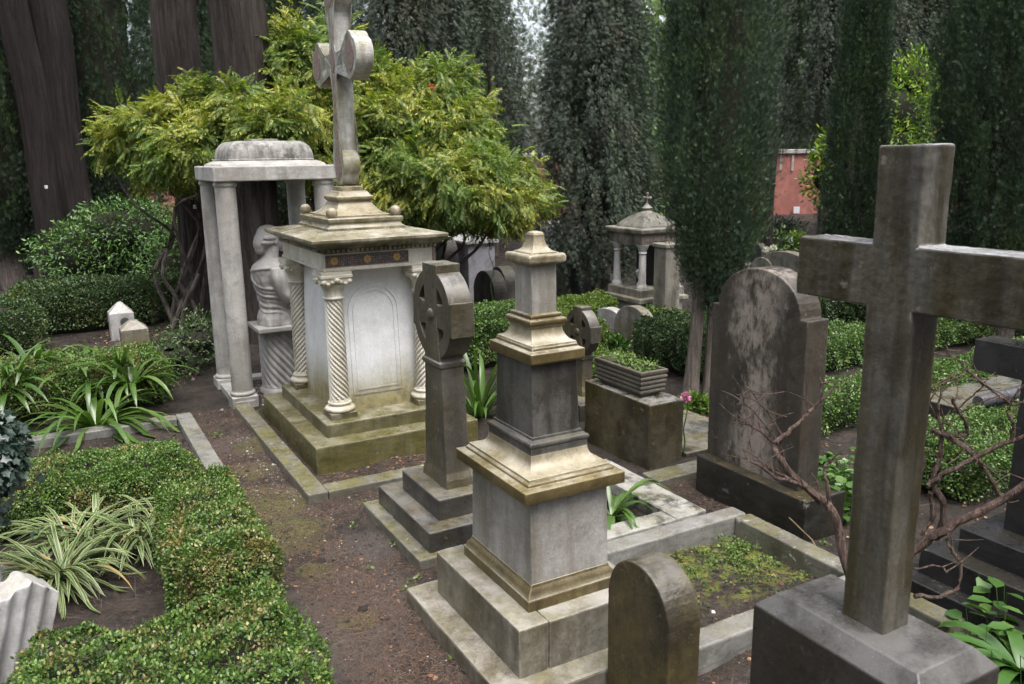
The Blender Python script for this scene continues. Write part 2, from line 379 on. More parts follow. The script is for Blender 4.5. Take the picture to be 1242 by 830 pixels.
M['whitecol'] = stone('cream_marble', (.50, .47, .40), (.66, .63, .56), grime=.35, algae=.25, algc=(.2, .17, .1), stain=(.26, .22, .14), streak=.35, patch=.3, moss_up=.5, moss_low=.7, low_h=.42, moss=(.17, .145, .06), lichen=.12, rough=.6)
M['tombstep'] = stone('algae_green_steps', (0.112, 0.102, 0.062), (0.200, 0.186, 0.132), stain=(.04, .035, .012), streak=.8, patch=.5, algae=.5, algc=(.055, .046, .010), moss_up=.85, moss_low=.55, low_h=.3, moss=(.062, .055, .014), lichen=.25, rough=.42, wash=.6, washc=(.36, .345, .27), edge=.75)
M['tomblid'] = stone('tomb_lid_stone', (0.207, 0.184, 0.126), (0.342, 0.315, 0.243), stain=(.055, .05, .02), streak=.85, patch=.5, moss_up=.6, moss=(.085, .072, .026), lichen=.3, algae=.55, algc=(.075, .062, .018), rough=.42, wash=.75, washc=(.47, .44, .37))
M['kerb'] = stone('lichen_kerb', (0.132, 0.123, 0.098), (0.221, 0.212, 0.178), stain=(.05, .045, .025), streak=.3, patch=.45, moss_up=.8, moss=(.088, .08, .026), lichen=.75, lich=(.55, .54, .48), rough=.5)
M['kerbgrey'] = stone('wet_grey_kerb', (.17, .165, .155), (.29, .285, .27), stain=(.06, .055, .04), streak=.3, patch=.3, moss_up=.3, moss=(.10, .09, .035), lichen=.35, rough=.42)
M['whitekerb'] = stone('lichen_white_kerb', (0.320, 0.312, 0.288), (0.464, 0.456, 0.424), stain=(.028, .026, .022), streak=.2, patch=.92, grime=1.2, moss_up=.35, lichen=.5, lich=(.6, .6, .55), rough=.6)
M['canopy'] = stone('weathered_white_stone', (0.338, 0.324, 0.305), (0.489, 0.475, 0.456), grime=.7, stain=(.15, .135, .11), streak=.5, patch=.22, moss_up=.25, moss=(.16, .15, .11), lichen=.15, rough=.68)
M['dome'] = stone('black_speckled_dome', grime=1.3, c1= (.27, .26, .24), c2=(.38, .37, .345), stain=(.05, .048, .042), streak=.65, patch=.65, moss_up=.5, moss=(.09, .088, .075), lichen=.4, rough=.75, scale=2.2)
M['bust'] = stone('statue_marble', (0.338, 0.324, 0.314), (0.470, 0.452, 0.441), grime=.3, edge=.2, stain=(.14, .125, .115), streak=.45, patch=.3, moss_up=.35, moss=(.2, .19, .17), lichen=.05, rough=.62, specks=.05)
M['celtic'] = stone('dark_celtic_stone', (0.053, 0.047, 0.038), (0.112, 0.103, 0.089), stain=(.028, .023, .014), algae=.5, algc=(.05, .04, .016), wash=.5, washc=(.36, .355, .35), streak=.6, patch=.55, moss_up=.5, moss_low=.35, low_h=.5, moss=(.085, .068, .022), lichen=.3, lich=(.36, .35, .31), rough=.55)
M['darkstep'] = stone('wet_dark_steps', (0.035, 0.034, 0.031), (0.077, 0.073, 0.068), wash=.5, washc=(.24, .235, .23), edge=.5, stain=(.04, .034, .02), streak=.4, patch=.4, moss_up=.45, moss=(.115, .095, .04), lichen=.35, rough=.38)
M['headstone'] = stone('brown_headstone', (0.029, 0.023, 0.015), (0.061, 0.048, 0.032), stain=(.016, .012, .007), streak=.8, edge=.3, algae=.5, algc=(.06, .049, .024), wash=.6, washc=(.17, .168, .165), patch=.5, moss_up=.25, moss_all=.45, moss=(.08, .062, .016), lichen=.3, lich=(.4, .38, .31), rough=.6, specks=.7)
M['headstone_edge'] = M['headstone']
M['bighead'] = stone('peeling_headstone', (0.028, 0.025, 0.020), (0.065, 0.057, 0.047), stain=(.022, .019, .016), streak=.85, patch=.5, algae=.35, algc=(.05, .036, .02), moss_up=.15, bare=.85, barec=(.27, .232, .20), moss=(.08, .075, .06), lichen=.3, rough=.68)
M['bigbase'] = stone('black_headstone_base', (0.014, 0.013, 0.009), (0.029, 0.025, 0.018), stain=(.014, .012, .009), streak=.6, patch=.4, moss_up=.4, moss=(.07, .055, .02), lichen=.5, rough=.6)
M['blockst'] = stone('brown_pedestal', (0.017, 0.013, 0.007), (0.038, 0.030, 0.017), stain=(.016, .013, .007), algae=.6, algc=(.045, .033, .008), wash=.8, washc=(.30, .295, .28), edge=.5, streak=.7, patch=.45, moss_up=.35, moss=(.1, .09, .06), lichen=.55, lich=(.4, .37, .28), rough=.42, moss_all=.4, specks=.8)
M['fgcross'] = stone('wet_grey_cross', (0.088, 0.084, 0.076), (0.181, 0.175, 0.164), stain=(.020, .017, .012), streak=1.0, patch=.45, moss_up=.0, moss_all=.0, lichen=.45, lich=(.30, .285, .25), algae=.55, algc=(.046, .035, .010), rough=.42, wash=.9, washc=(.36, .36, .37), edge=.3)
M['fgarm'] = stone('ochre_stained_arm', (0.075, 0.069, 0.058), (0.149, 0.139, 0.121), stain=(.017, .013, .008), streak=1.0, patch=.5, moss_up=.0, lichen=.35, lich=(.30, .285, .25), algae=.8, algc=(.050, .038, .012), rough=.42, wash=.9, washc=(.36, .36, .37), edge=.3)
M['fgbase'] = stone('wet_grey_block', (0.029, 0.025, 0.022), (0.063, 0.057, 0.052), wash=.35, washc=(.26, .255, .25), edge=.3, stain=(.034, .03, .023), streak=.6, patch=.6, moss_up=.12, moss=(.09, .082, .06), lichen=.2, rough=.3)
M['granite'] = stone('black_granite', (0.018, 0.017, 0.018), (0.031, 0.030, 0.031), stain=(.018, .018, .018), streak=.3, patch=.3, moss_up=.1, lichen=.15, rough=.4, specks=.1)
M['farstone'] = stone('far_grey_stone', (.20, .185, .155), (.34, .32, .28), stain=(.05, .043, .03), streak=.6, patch=.5, moss_up=.4, moss_low=.4, low_h=.3, lichen=.3, scale=.8)
M['fardark'] = stone('far_dark_stone', (0.040, 0.038, 0.034), (0.080, 0.076, 0.068), stain=(.02, .018, .014), streak=.6, patch=.4, moss_up=.3, lichen=.3, scale=.8)
M['farwhite'] = stone('far_white_stone', (.42, .41, .41), (.58, .57, .57), stain=(.16, .15, .13), streak=.45, patch=.3, moss_up=.4, lichen=.1, scale=.8)
M['purplestele'] = stone('far_blue_grey_stele', (.30, .30, .33), (.42, .42, .46), stain=(.14, .13, .13), streak=.4, patch=.3, moss_up=.2, lichen=.1, scale=.8)
M['trough'] = stone('cement_planter', (0.064, 0.056, 0.045), (0.112, 0.101, 0.084), stain=(.055, .048, .036), streak=.35, patch=.35, moss_up=.3, lichen=.2, rough=.75)
# --- mosaic inlays on the tomb
def mosaic():
    t = NT('dark_mosaic'); v = t.n('ShaderNodeTexVoronoi', feature='F1'); t.t.links.new(t.tc, v.inputs['Vector']); v.inputs['Scale'].default_value = 75; v.inputs['Randomness'].default_value = .25
    s = t.sep(v.outputs['Color'])[0]; col = t.mix(t.ramp(s, .2, .8), (.085, .07, .078), (.19, .15, .145))
    col = t.mix(t.ramp(s, .8, .85), col, (.22, .075, .05)); e = t.ramp(v.outputs['Distance'], .36, .5); col = t.mix(e, col, (.03, .026, .022))
    return t.done(col, .4, t.bump(e, .4, .002))
M['mosaic'] = mosaic()
M['gold'] = plain('gold_mosaic', (.28, .16, .035), (.42, .27, .07), 60, .4)
M['redinlay'] = plain('reddish_inlay', (.13, .085, .07), (.27, .20, .175), 45, .55)
M['tagwhite'] = plain('white_enamel_tag', (.62, .63, .66), (.72, .73, .76), 12, .4)
M['ink'] = plain('dark_ink', (.03, .03, .04), (.05, .05, .06), 20, .6)
M['bronze'] = plain('dark_medallion', (.035, .04, .04), (.07, .075, .07), 25, .5)
# --- soil, bark, wood
def soil():
    t = NT('soil'); p = t.tc
    big = t.noise(1.1, 7, .62); mid = t.noise(7, 8, .7, off=2.); fine = t.noise(60, 6, .75, off=5.)
    col = t.mix(t.ramp(big, .4, .62), (.023, .018, .0145), (.048, .038, .031))
    col = t.mix(t.ramp(mid, .40, .6, 0, .9), col, (.011, .0085, .007)); col = t.mix(t.ramp(t.noise(26, 7, .75, off=33.), .5, .66, 0, .7), col, (.055, .039, .029))
    col = t.mix(t.ramp(fine, .5, .72, 0, .6), col, (.095, .076, .064))
    def spot(px, py, r, off):
        c = at(px, py); mp = t.n('ShaderNodeVectorMath', operation='DISTANCE'); t.put(mp.inputs[0], p); mp.inputs[1].default_value = (c.x, c.y, 0)
        d = t.ma('ADD', mp.outputs['Value'], t.ma('MULTIPLY', t.ma('SUBTRACT', t.noise(5, 7, .65, off=off), .5), r*1.9)); return t.ramp(d, r, r*.45)
    # trodden, paler stretch of the path
    for px, py, r in ((430, 740, .55), (390, 800, .45), (440, 660, .3), (280, 540, .35)):
        col = t.mix(t.ma('MULTIPLY', spot(px, py, r, px*.1), .75), col, t.mix(fine, (.052, .041, .036), (.10, .082, .072)))
    for px, py, r in ((335, 600, .3), (340, 660, .3), (300, 570, .25), (430, 755, .12), (330, 625, .3), (365, 640, .2), (310, 540, .22), (380, 690, .12)):
        col = t.mix(t.ma('MULTIPLY', spot(px, py, r, px*.37), .8), col, t.mix(t.ramp(mid, .35, .65), (.050, .050, .013), (.098, .094, .026)))
    # mossy grave bed
    for px, py, r in ((880, 690, .42), (900, 660, .4), (840, 690, .3), (940, 690, .25)):
        col = t.mix(t.ma('MULTIPLY', t.ma('MULTIPLY', spot(px, py, r, px*.21), t.ramp(t.noise(16, 7, .7, off=71.), .44, .58)), .9), col, t.mix(t.ramp(mid, .35, .65), (.085, .105, .018), (.19, .21, .035)))
    h = t.ma('ADD', t.ma('MULTIPLY', fine, .6), t.ma('MULTIPLY', mid, 1.2))
    return t.done(col, t.ramp(mid, .3, .7, .45, .85), t.bump(h, .9, .02), .35)
M['soil'] = soil()
def bark(name, c1, c2, sc=1.0):
    t = NT(name); n = t.noise(16*sc, 8, .68, stretch=(1, 1, .09), dist=.6); n2 = t.noise(3*sc, 5, .6, stretch=(1, 1, .3), off=4.); fi = t.noise(60*sc, 5, .7, stretch=(1, 1, .2), off=1.)
    col = t.mix(t.ramp(n, .36, .62), c1, c2); col = t.mix(t.ramp(n2, .4, .7, 0, .5), col, tuple(x*.55 for x in c1)); col = t.mix(t.ramp(fi, .5, .7, 0, .35), col, tuple(x*1.5 for x in c2))
    return t.done(col, .9, t.bump(t.ma('ADD', n, t.ma('MULTIPLY', fi, .3)), 1.0, .08), .2)
M['bark'] = bark('cypress_bark', (.070, .058, .052), (.18, .152, .138))
M['barkdark'] = bark('dark_wet_bark', (.016, .013, .012), (.034, .027, .025))
M['barkgrey'] = bark('thin_grey_bark', (.14, .115, .095), (.26, .225, .195), 2.2)
M['twig'] = bark('bare_shrub_bark', (.12, .078, .064), (.30, .215, .18), 3.5)
M['blockcore'] = plain('light_block_core', (.010, .011, .006), (.022, .022, .012), 40, .95)  # solid dark inside of hedges and crowns, added to block light
M['twigtan'] = plain('dry_twigs', (.14, .10, .06), (.26, .2, .12), 20, .85)
M['deadleaf'] = leafmat('dead_leaves', ((0, (.10, .045, .022)), (.6, (.19, .09, .045)), (1, (.30, .18, .09))), rough=.75, tf=.1)
M['needle'] = leafmat('pine_needles', ((0, (.06, .036, .026)), (.6, (.125, .07, .048)), (1, (.26, .19, .135))), rough=.8, tf=.0)
M['pebble'] = leafmat('pebbles', ((0, (.09, .075, .065)), (.6, (.18, .155, .14)), (.85, (.32, .3, .28)), (1, (.62, .6, .57))), rough=.7, tf=0)
# --- leaves
M['box'] = leafmat('box_leaves', ((0, (0.0442, 0.0923, 0.0212)), (.5, (0.0837, 0.1607, 0.0328)), (.85, (0.1375, 0.2309, 0.0442)), (1, (0.2386, 0.3136, 0.0750))), alt=((0, (0.1115, 0.1163, 0.0269)), (.5, (0.1789, 0.1760, 0.0481)), (.8, (0.2540, 0.2165, 0.0818)), (1, (0.3280, 0.2309, 0.1115))), alt_scale=4.5, alt_lo=.5, alt_hi=.7, rough=.4, tf=.2)
M['boxdark'] = leafmat('dark_box_leaves', ((0, (0.0245, 0.0492, 0.0164)), (.5, (0.0410, 0.0792, 0.0237)), (1, (0.0792, 0.1302, 0.0355))), alt=((0, (0.0619, 0.0893, 0.0219)), (1, (0.1366, 0.1777, 0.0464))), alt_scale=2.5, alt_lo=.55, alt_hi=.7, rough=.42, tf=.15)
M['boxlight'] = leafmat('fresh_box_leaves', ((0, (0.0629, 0.1122, 0.0187)), (.5, (0.1148, 0.1895, 0.0298)), (1, (0.2185, 0.2873, 0.0578))), rough=.42, tf=.22)
M['cyp'] = leafmat('cypress_leaves', ((0, (0.0355, 0.0580, 0.0374)), (.7, (0.0542, 0.0879, 0.0542)), (1, (0.0842, 0.1234, 0.0729))), alt=((0, (0.0486, 0.0804, 0.0355)), (1, (0.0916, 0.1384, 0.0561))), alt_scale=1.6, alt_lo=.5, alt_hi=.72, rough=.6, tf=.12, spec=.3)
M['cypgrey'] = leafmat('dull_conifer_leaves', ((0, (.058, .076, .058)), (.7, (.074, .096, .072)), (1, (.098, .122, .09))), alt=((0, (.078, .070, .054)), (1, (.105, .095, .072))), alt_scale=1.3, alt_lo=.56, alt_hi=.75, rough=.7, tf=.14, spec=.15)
M['woodfar'] = leafmat('far_wood_leaves', ((0, (0.0810, 0.1053, 0.0837)), (.7, (0.1350, 0.1688, 0.1283)), (1, (0.2025, 0.2363, 0.1755))), rough=.7, tf=.15, spec=.2)  # leaf colour brightened to stand in for light through the gaps
M['wist'] = leafmat('yellowing_pinnate_leaves', ((0, (.080, .132, .034)), (.5, (.132, .205, .048)), (1, (.205, .275, .078))), alt=((0, (.22, .24, .044)), (.5, (.33, .335, .065)), (1, (.45, .42, .10))), alt_scale=1.2, alt_lo=.46, alt_hi=.62, rough=.5, tf=.34, spec=.35)
M['camellia'] = leafmat('glossy_shrub_leaves', ((0, (0.0328, 0.0748, 0.0206)), (.5, (0.0627, 0.1346, 0.0328)), (.85, (0.1122, 0.2169, 0.0505)), (1, (0.2094, 0.2992, 0.0823))), rough=.3, tf=.15)
M['citrus'] = leafmat('citrus_leaves', ((0, (0.058, 0.124, 0.018)), (.5, (0.117, 0.221, 0.029)), (1, (0.312, 0.390, 0.039))), rough=.38, tf=.25)
M['pale'] = leafmat('far_bright_leaves', ((0, (.09, .15, .06)), (1, (.2, .28, .12))), rough=.5, tf=.3)
M['ivy'] = leafmat('ivy_leaves', ((0, (0.0198, 0.0378, 0.0270)), (.5, (0.0378, 0.0648, 0.0495)), (1, (0.0738, 0.1035, 0.0828))), rough=.32, tf=.1)
M['strap'] = leafmat('strap_leaves', ((0, (0.0471, 0.0982, 0.0184)), (.6, (0.0763, 0.1453, 0.0307)), (1, (0.1283, 0.2046, 0.0512))), rough=.24, tf=.22)
M['acanthus'] = leafmat('broad_ground_leaves', ((0, (0.0360, 0.0907, 0.0187)), (.6, (0.0648, 0.1426, 0.0310)), (1, (0.1296, 0.2117, 0.0605))), rough=.3, tf=.2)
M['weed'] = leafmat('weed_leaves', ((0, (0.0595, 0.1105, 0.0187)), (.6, (0.1020, 0.1700, 0.0298)), (1, (0.1700, 0.2380, 0.0595))), rough=.5, tf=.25)
M['pink'] = leafmat('pink_petals', ((0, (.5, .12, .35)), (1, (.7, .3, .55))), rough=.5, tf=.25)
M['redpetal'] = leafmat('red_petals', ((0, (.45, .02, .03)), (1, (.6, .08, .06))), rough=.5, tf=.2)
M['whitepetal'] = leafmat('white_petals', ((0, (.6, .58, .52)), (1, (.75, .73, .68))), rough=.5, tf=.2)
def variegated():
    t = NT('variegated_leaves'); uv = t.n('ShaderNodeUVMap', uv_map='across').outputs[0]; u = t.sep(uv)[0]
    ri = t.n('ShaderNodeNewGeometry').outputs['Random Per Island']
    f = t.ramp(t.ma('ABSOLUTE', t.ma('SUBTRACT', u, .5)), .26, .36)
    col = t.mix(f, t.mix(ri, (.05, .105, .02), (.09, .16, .035)), t.mix(ri, (.27, .30, .14), (.42, .43, .24)))
    col = t.mix(t.ramp(ri, .93, .95), col, (.42, .30, .12)); return t.done(col, .4, None, .5, col, .22)
M['varieg'] = variegated()
M['redwall'] = stone('old_red_plaster', (.36, .13, .105), (.47, .20, .16), stain=(.2, .09, .075), streak=.4, patch=.3, moss_up=.2, lichen=.15, scale=.5)
M['walltop'] = stone('wall_coping', (.4, .38, .36), (.55, .53, .5), streak=.3, moss_up=.3, scale=.5)
M['blackfig'] = plain('dark_slab_tiles', (.05, .05, .055), (.09, .09, .095), 20, .4)

M['box2'] = leafmat('green_box_leaves', ((0, (0.0387, 0.0863, 0.0194)), (.5, (0.0711, 0.1456, 0.0302)), (.85, (0.1186, 0.2049, 0.0431)), (1, (0.2049, 0.2802, 0.0755))), alt=((0, (0.0646, 0.1186, 0.0215)), (1, (0.1833, 0.2372, 0.0646))), alt_scale=3., alt_lo=.5, alt_hi=.7, rough=.38, tf=.18)

M['crumb'] = leafmat('soil_crumbs', ((0, (.012, .009, .0075)), (.6, (.03, .022, .018)), (1, (.075, .056, .046))), rough=.85, tf=0)

M['shrineroof'] = stone('mossy_shrine_roof', (.12, .115, .10), (.24, .23, .205), stain=(.03, .028, .022), streak=.5, patch=.9, grime=1.3, moss_up=.7, moss=(.06, .056, .035), lichen=.8, rough=.8, scale=1.6)

M['barkmid'] = bark('shade_darkened_bark', (.030, .024, .021), (.075, .062, .055))  # bark colour darkened to stand in for shade behind the canopy
M['urn'] = plain('weathered_brown_urn', (.06, .052, .036), (.11, .10, .07), 14, .85)
# ================================================================== SETTING: ground
def ground_z(x, y):
    return .012*np.sin(x*3.1+.4)*np.cos(y*2.7)+.008*np.sin(x*9.+y*7.)+.006*np.cos(y*13-x*5)
def make_ground():
    xs = np.unique(np.concatenate([np.linspace(-4.2, 4.2, 150), -4.2-np.geomspace(.1, 220, 32), 4.2+np.geomspace(.1, 220, 32)]))
    ys = np.unique(np.concatenate([np.linspace(1.5, 9.5, 150), 1.5-np.geomspace(.1, 60, 18), 9.5+np.geomspace(.1, 320, 36)]))
    X, Y = np.meshgrid(xs, ys); Z = ground_z(X, Y)+.01*wob(np.stack([X.ravel(), Y.ravel(), X.ravel()*0], 1), 4).reshape(X.shape)
    Z[(np.abs(X) > 20) | (Y > 25)] = 0
    V = np.stack([X.ravel(), Y.ravel(), Z.ravel()], 1); nx, ny = len(xs), len(ys)
    i = (np.arange(ny-1)[:, None]*nx+np.arange(nx-1)[None]).ravel(); g = Geo(); g.add(V, np.stack([i, i+1, i+nx+1, i+nx], 1))
    me = g.mesh('ground', smooth=True); o = bpy.data.objects.new('ground', me); COL.objects.link(o); me.materials.append(M['soil']); o['kind'] = 'structure'
make_ground()

# ================================================================== central stepped monument (urn-less obelisk pedestal)
ca, cb = 1.824, 3.065
t = thing('pedestal_monument', 'tiered grey marble pedestal monument on stepped base, in the middle beside the path', 'monument', ca, cb)
bm = B(); box(bm, 1.37, 2.28, 2.535, 3.595, -.06, .10); part(t, 'plinth', bm, M['marble_low'], .012)
bm = B(); box(bm, 1.49, 1.632, 2.655, 3.475, .09, .32); part(t, 'base_slab', bm, M['marble_low'], .007)
bm = B(); box(bm, 1.635, 2.158, 2.655, 3.475, .09, .318); part(t, 'base_slab', bm, M['marble_low'], .007)
bm = B(); stack(bm, ca, cb, [(.231, .31, .315), (.231, .31, .365), (.224, .303, .372), (.219, .298, .392), (.205, .284, .408), (.2, .28, .425)]); part(t, 'base_moulding', bm, M['cornice'], .004)
bm = B(); stack(bm, ca, cb, [(.199, .279, .42), (.192, .272, .812)]); part(t, 'die', bm, M['marble'], .004)
bm = B(); stack(bm, ca, cb, [(.246, .322, .808), (.25, .327, .815), (.25, .327, .862), (.216, .292, .866), (.216, .292, .878), (.206, .282, .885)]); part(t, 'cornice', bm, M['cornice'], .004)
bm = B(); pr = [(.203, .278, .884), (.203, .278, .896)]
for k in range(9):
    u = k/8; pr.append((.2-.058*math.sin(u*math.pi/2)**1.0, .275-.082*math.sin(u*math.pi/2), .896+.068*(1-math.cos(u*math.pi/2))))
stack(bm, ca, cb, pr); part(t, 'cove_moulding', bm, M['cove'], .002)
bm = B(); pr = [(.142, .193, .962), (.142, .193, .99)]
for k in range(9):
    u = -math.pi/2+math.pi*k/8; pr.append((.138+.011*math.cos(u), .188+.011*math.cos(u), 1.004+.013*math.sin(u)))
pr += [(.126, .175, 1.022), (.126, .175, 1.034)]; stack(bm, ca, cb, pr); part(t, 'torus_moulding', bm, M['dirty'], .0)
bm = B(); stack(bm, ca, cb, [(.119, .165, 1.03), (.114, .152, 1.352)]); part(t, 'upper_die', bm, M['dirty'], .004)
bm = B(); stack(bm, ca, cb, [(.128, .176, 1.348), (.134, .186, 1.356), (.134, .186, 1.398), (.116, .162, 1.402), (.113, .158, 1.418)]); part(t, 'upper_cornice', bm, M['cornice'], .004)
bm = B(); pr = [(.112, .156, 1.416), (.11, .153, 1.426)]
for k in range(8):
    u = k/7; pr.append((.11-.034*math.sin(u*math.pi/2), .153-.06*math.sin(u*math.pi/2), 1.426+.066*(1-math.cos(u*math.pi/2))))
stack(bm, ca, cb, pr); part(t, 'cove_moulding', bm, M['cove'], .002)
bm = B(); pr = [(.084, .1, 1.49), (.084, .1, 1.5)]
for k in range(7):
    u = -math.pi/2+math.pi*k/6; pr.append((.082+.01*math.cos(u), .1+.01*math.cos(u), 1.512+.012*math.sin(u)))
for k in range(7):
    u = -math.pi/2+math.pi*k/6; pr.append((.07+.008*math.cos(u), .085+.008*math.cos(u), 1.535+.009*math.sin(u)))
stack(bm, ca, cb, pr); part(t, 'torus_moulding', bm, M['cornice'], .0)
bm = B(); stack(bm, ca, cb, [(.062, .072, 1.54), (.061, .071, 1.762)]); part(t, 'neck', bm, M['marble'], .003)
bm = B(); stack(bm, ca, cb, [(.074, .086, 1.752), (.092, .106, 1.764), (.092, .106, 1.792), (.086, .1, 1.797)]); part(t, 'cap_slab', bm, M['cove'], .006)
bm = B(); pr = [(.064, .076, 1.795), (.062, .074, 1.805)]
for k in range(8):
    u = k/7; pr.append((.06-.034*math.sin(u*math.pi/2), .072-.04*math.sin(u*math.pi/2), 1.805+.066*(1-math.cos(u*math.pi/2))))
pr += [(.027, .033, 1.873), (.022, .028, 1.884), (.005, .006, 1.889)]
stack(bm, ca, cb, pr); part(t, 'pyramid_cap', bm, M['cove'], .002)

# ================================================================== big tomb with columns, frieze and cross
ta, tb = 2.145, 6.39
t = thing('column_tomb', 'white marble tomb with twisted corner columns and a tall stone cross on its lid', 'tomb', ta, tb)
bm = B(); box(bm, 1.50, 2.79, 5.58, 7.2, -.06, .199); part(t, 'lower_step', bm, M['tombstep'], .012)
bm = B(); box(bm, 1.635, 2.655, 5.745, 7.06, .19, .30); part(t, 'upper_step', bm, M['tombstep'], .01)
bx0, bx1, by0, by1 = 1.83, 2.47, 6.03, 6.84
bm = B(); stack(bm, (bx0+bx1)/2, (by0+by1)/2, [((bx1-bx0)/2+.03, (by1-by0)/2+.05, .295), ((bx1-bx0)/2-.01, (by1-by0)/2-.01, 1.41)]); body = part(t, 'body', bm, M['white'], .004)
# arched panel frame on the front face and on the path side
def arch(c, hw, z0, zs, w):
    o = [(c-hw, z0)]+[(c-hw*math.cos(math.pi*k/16), zs+hw*math.sin(math.pi*k/16)) for k in range(17)]+[(c+hw, z0)]
    return o
def arch_frame(bm, c, hw, z0, zs, w, f0, f1, axis):
    O = arch(c, hw, z0, zs, w); I = arch(c, hw-w, z0+w, zs, w); n = len(O)
    mk = (lambda p, d: (p[0], d, p[1])) if axis == 'y' else (lambda p, d: (d, p[0], p[1]))
    # the body tapers: shift the frame with height
    def dd(p, d): return d+(p[1]-.30)*(.0475 if axis == 'y' else .036)
    o0 = [bm.verts.new(mk(p, dd(p, f0))) for p in O]; i0 = [bm.verts.new(mk(p, dd(p, f0))) for p in I]
    o1 = [bm.verts.new(mk(p, dd(p, f1))) for p in O]; i1 = [bm.verts.new(mk(p, dd(p, f1))) for p in I]
    for k in range(n):
        j = (k+1) % n
        bm.faces.new((o0[k], o0[j], i0[j], i0[k])); bm.faces.new((o0[k], o1[k], o1[j], o0[j])); bm.faces.new((i0[k], i0[j], i1[j], i1[k]))
bm = B(); arch_frame(bm, 2.135, .205, .42, 1.06, .014, by0-.05-.004, by0-.05+.01, 'y'); arch_frame(bm, 2.135, .168, .455, 1.06, .012, by0-.05-.003, by0-.05+.01, 'y')
part(t, 'panel_frame', bm, M['white'], 0)
def kx(bm, x, y, k):
    for v in bm.verts: v.co.x = x+(v.co.x-x)*k; v.co.y = y+(v.co.y-y)*k
def tomb_col(x, y, sgn, K=1.27):
    c = None
    bm = B(); box(bm, x-.085, x+.085, y-.085, y+.085, .298, .345); c = kx(bm, x, y, 1.2); part(t, 'column_base', bm, M['tombstep'], .006)
    bm = B(); pr = [(.082, .343)]
    for k in range(9):
        u = -math.pi/2+math.pi*k/8; pr.append((.072+.018*math.cos(u), .363+.02*math.sin(u)))
    pr += [(.064, .39), (.064, .396)]
    for k in range(7):
        u = -math.pi/2+math.pi*k/6; pr.append((.06+.011*math.cos(u), .408+.012*math.sin(u)))
    pr.append((.056, .428)); lathe(bm, x, y, pr, 28); kx(bm, x, y, K); part(t, 'base_ring', bm, M['whitecol'], 0)
    bm = B(); zs = np.linspace(.425, 1.20, 60); lathe(bm, x, y, [(.060-.006*(z-.425)/.775, z) for z in zs], 72, (.43, 1.195, 14.0*sgn), 11, .012); kx(bm, x, y, K); part(t, 'twisted_shaft', bm, M['whitecol'], 0)
    bm = B(); pr = [(.056, 1.196)]
    for k in range(6):
        u = -math.pi/2+math.pi*k/5; pr.append((.055+.008*math.cos(u), 1.206+.007*math.sin(u)))
    pr += [(.054, 1.216), (.056, 1.24), (.06, 1.27), (.07, 1.298), (.074, 1.305)]; lathe(bm, x, y, pr, 28, (1.22, 1.29, 0), 14, .006)
    stack(bm, x, y, [(.062, .062, 1.30), (.078, .078, 1.325), (.083, .083, 1.345), (.083, .083, 1.358), (.09, .09, 1.362), (.09, .09, 1.378), (.086, .086, 1.382), (.086, .086, 1.404)])
    for sx, sy in ((-1, -1), (1, -1), (1, 1), (-1, 1)):
        sphere(bm, (x+sx*.072, y+sy*.072, 1.333), .02, seg=10); sphere(bm, (x+sx*.05, y+sy*.078, 1.318), .014, seg=8); sphere(bm, (x+sx*.078, y+sy*.05, 1.318), .014, seg=8)
    for sx, sy in ((-1, 0), (1, 0), (0, 1), (0, -1)):
        sphere(bm, (x+sx*.082, y+sy*.082, 1.345), .02, seg=10)
        for q in (-1, 1): sphere(bm, (x+sx*.078+q*.024*abs(sy), y+sy*.078+q*.024*abs(sx), 1.33), .013, seg=8)
    kx(bm, x, y, 1.3); part(t, 'capital', bm, M['whitecol'], 0)
for x, y, s in ((1.80, 5.93, 1), (2.50, 5.93, -1), (1.80, 6.92, -1), (2.50, 6.92, 1)): tomb_col(x, y, s)
ea0, ea1, eb0, eb1 = 1.715, 2.60, 5.85, 7.03
ec, ed = (ea0+ea1)/2, (eb0+eb1)/2; eh, ek = (ea1-ea0)/2, (eb1-eb0)/2
bm = B(); stack(bm, ec, ed, [(eh-.012, ek-.012, 1.402), (eh, ek, 1.406), (eh, ek, 1.424), (eh-.008, ek-.008, 1.43)]); part(t, 'architrave', bm, M['whitecol'], .002)
bm = B(); stack(bm, ec, ed, [(eh-.012, ek-.012, 1.428), (eh-.012, ek-.012, 1.535)]); part(t, 'frieze', bm, M['whitecol'], .002)
bm = B(); box(bm, ea0+.022, ea0+.66, eb0+.006, eb0+.03, 1.436, 1.522); fr = part(t, 'mosaic_band', bm, M['mosaic'], .001)
for x in (ea0+.085, ea0+.335, ea0+.565):
    bm = B(); n = 16
    pts = [((.031 if k % 2 == 0 else .024)*math.cos(2*math.pi*k/n)+x, (.031 if k % 2 == 0 else .024)*math.sin(2*math.pi*k/n)+1.479) for k in range(n)]
    prism(bm, pts, eb0+.0025, eb0+.02, 'y'); part(fr, 'rosette', bm, M['gold'], 0, top=t)
    bm = B(); pts = [(.009*math.cos(2*math.pi*k/10)+x, .009*math.sin(2*math.pi*k/10)+1.479) for k in range(10)]
    prism(bm, pts, eb0+.0005, eb0+.02, 'y'); part(fr, 'rosette_heart', bm, M['redinlay'], 0, top=t)
bm = B(); box(bm, ea1-.028, ea1-.004, eb0+.005, eb0+.03, 1.432, 1.53); part(t, 'pilaster_inlay', bm, M['redinlay'], 0)
bm = B(); stack(bm, ec, ed, [(eh-.012, ek-.012, 1.53), (eh-.004, ek-.004, 1.538), (eh-.004, ek-.004, 1.552), (eh+.03, ek+.03, 1.575), (eh+.075, ek+.075, 1.603), (eh+.09, ek+.09, 1.612)]); part(t, 'cornice', bm, M['tomblid'], .002)
bm = B()   # dentils under the cornice
x = ea0+.03
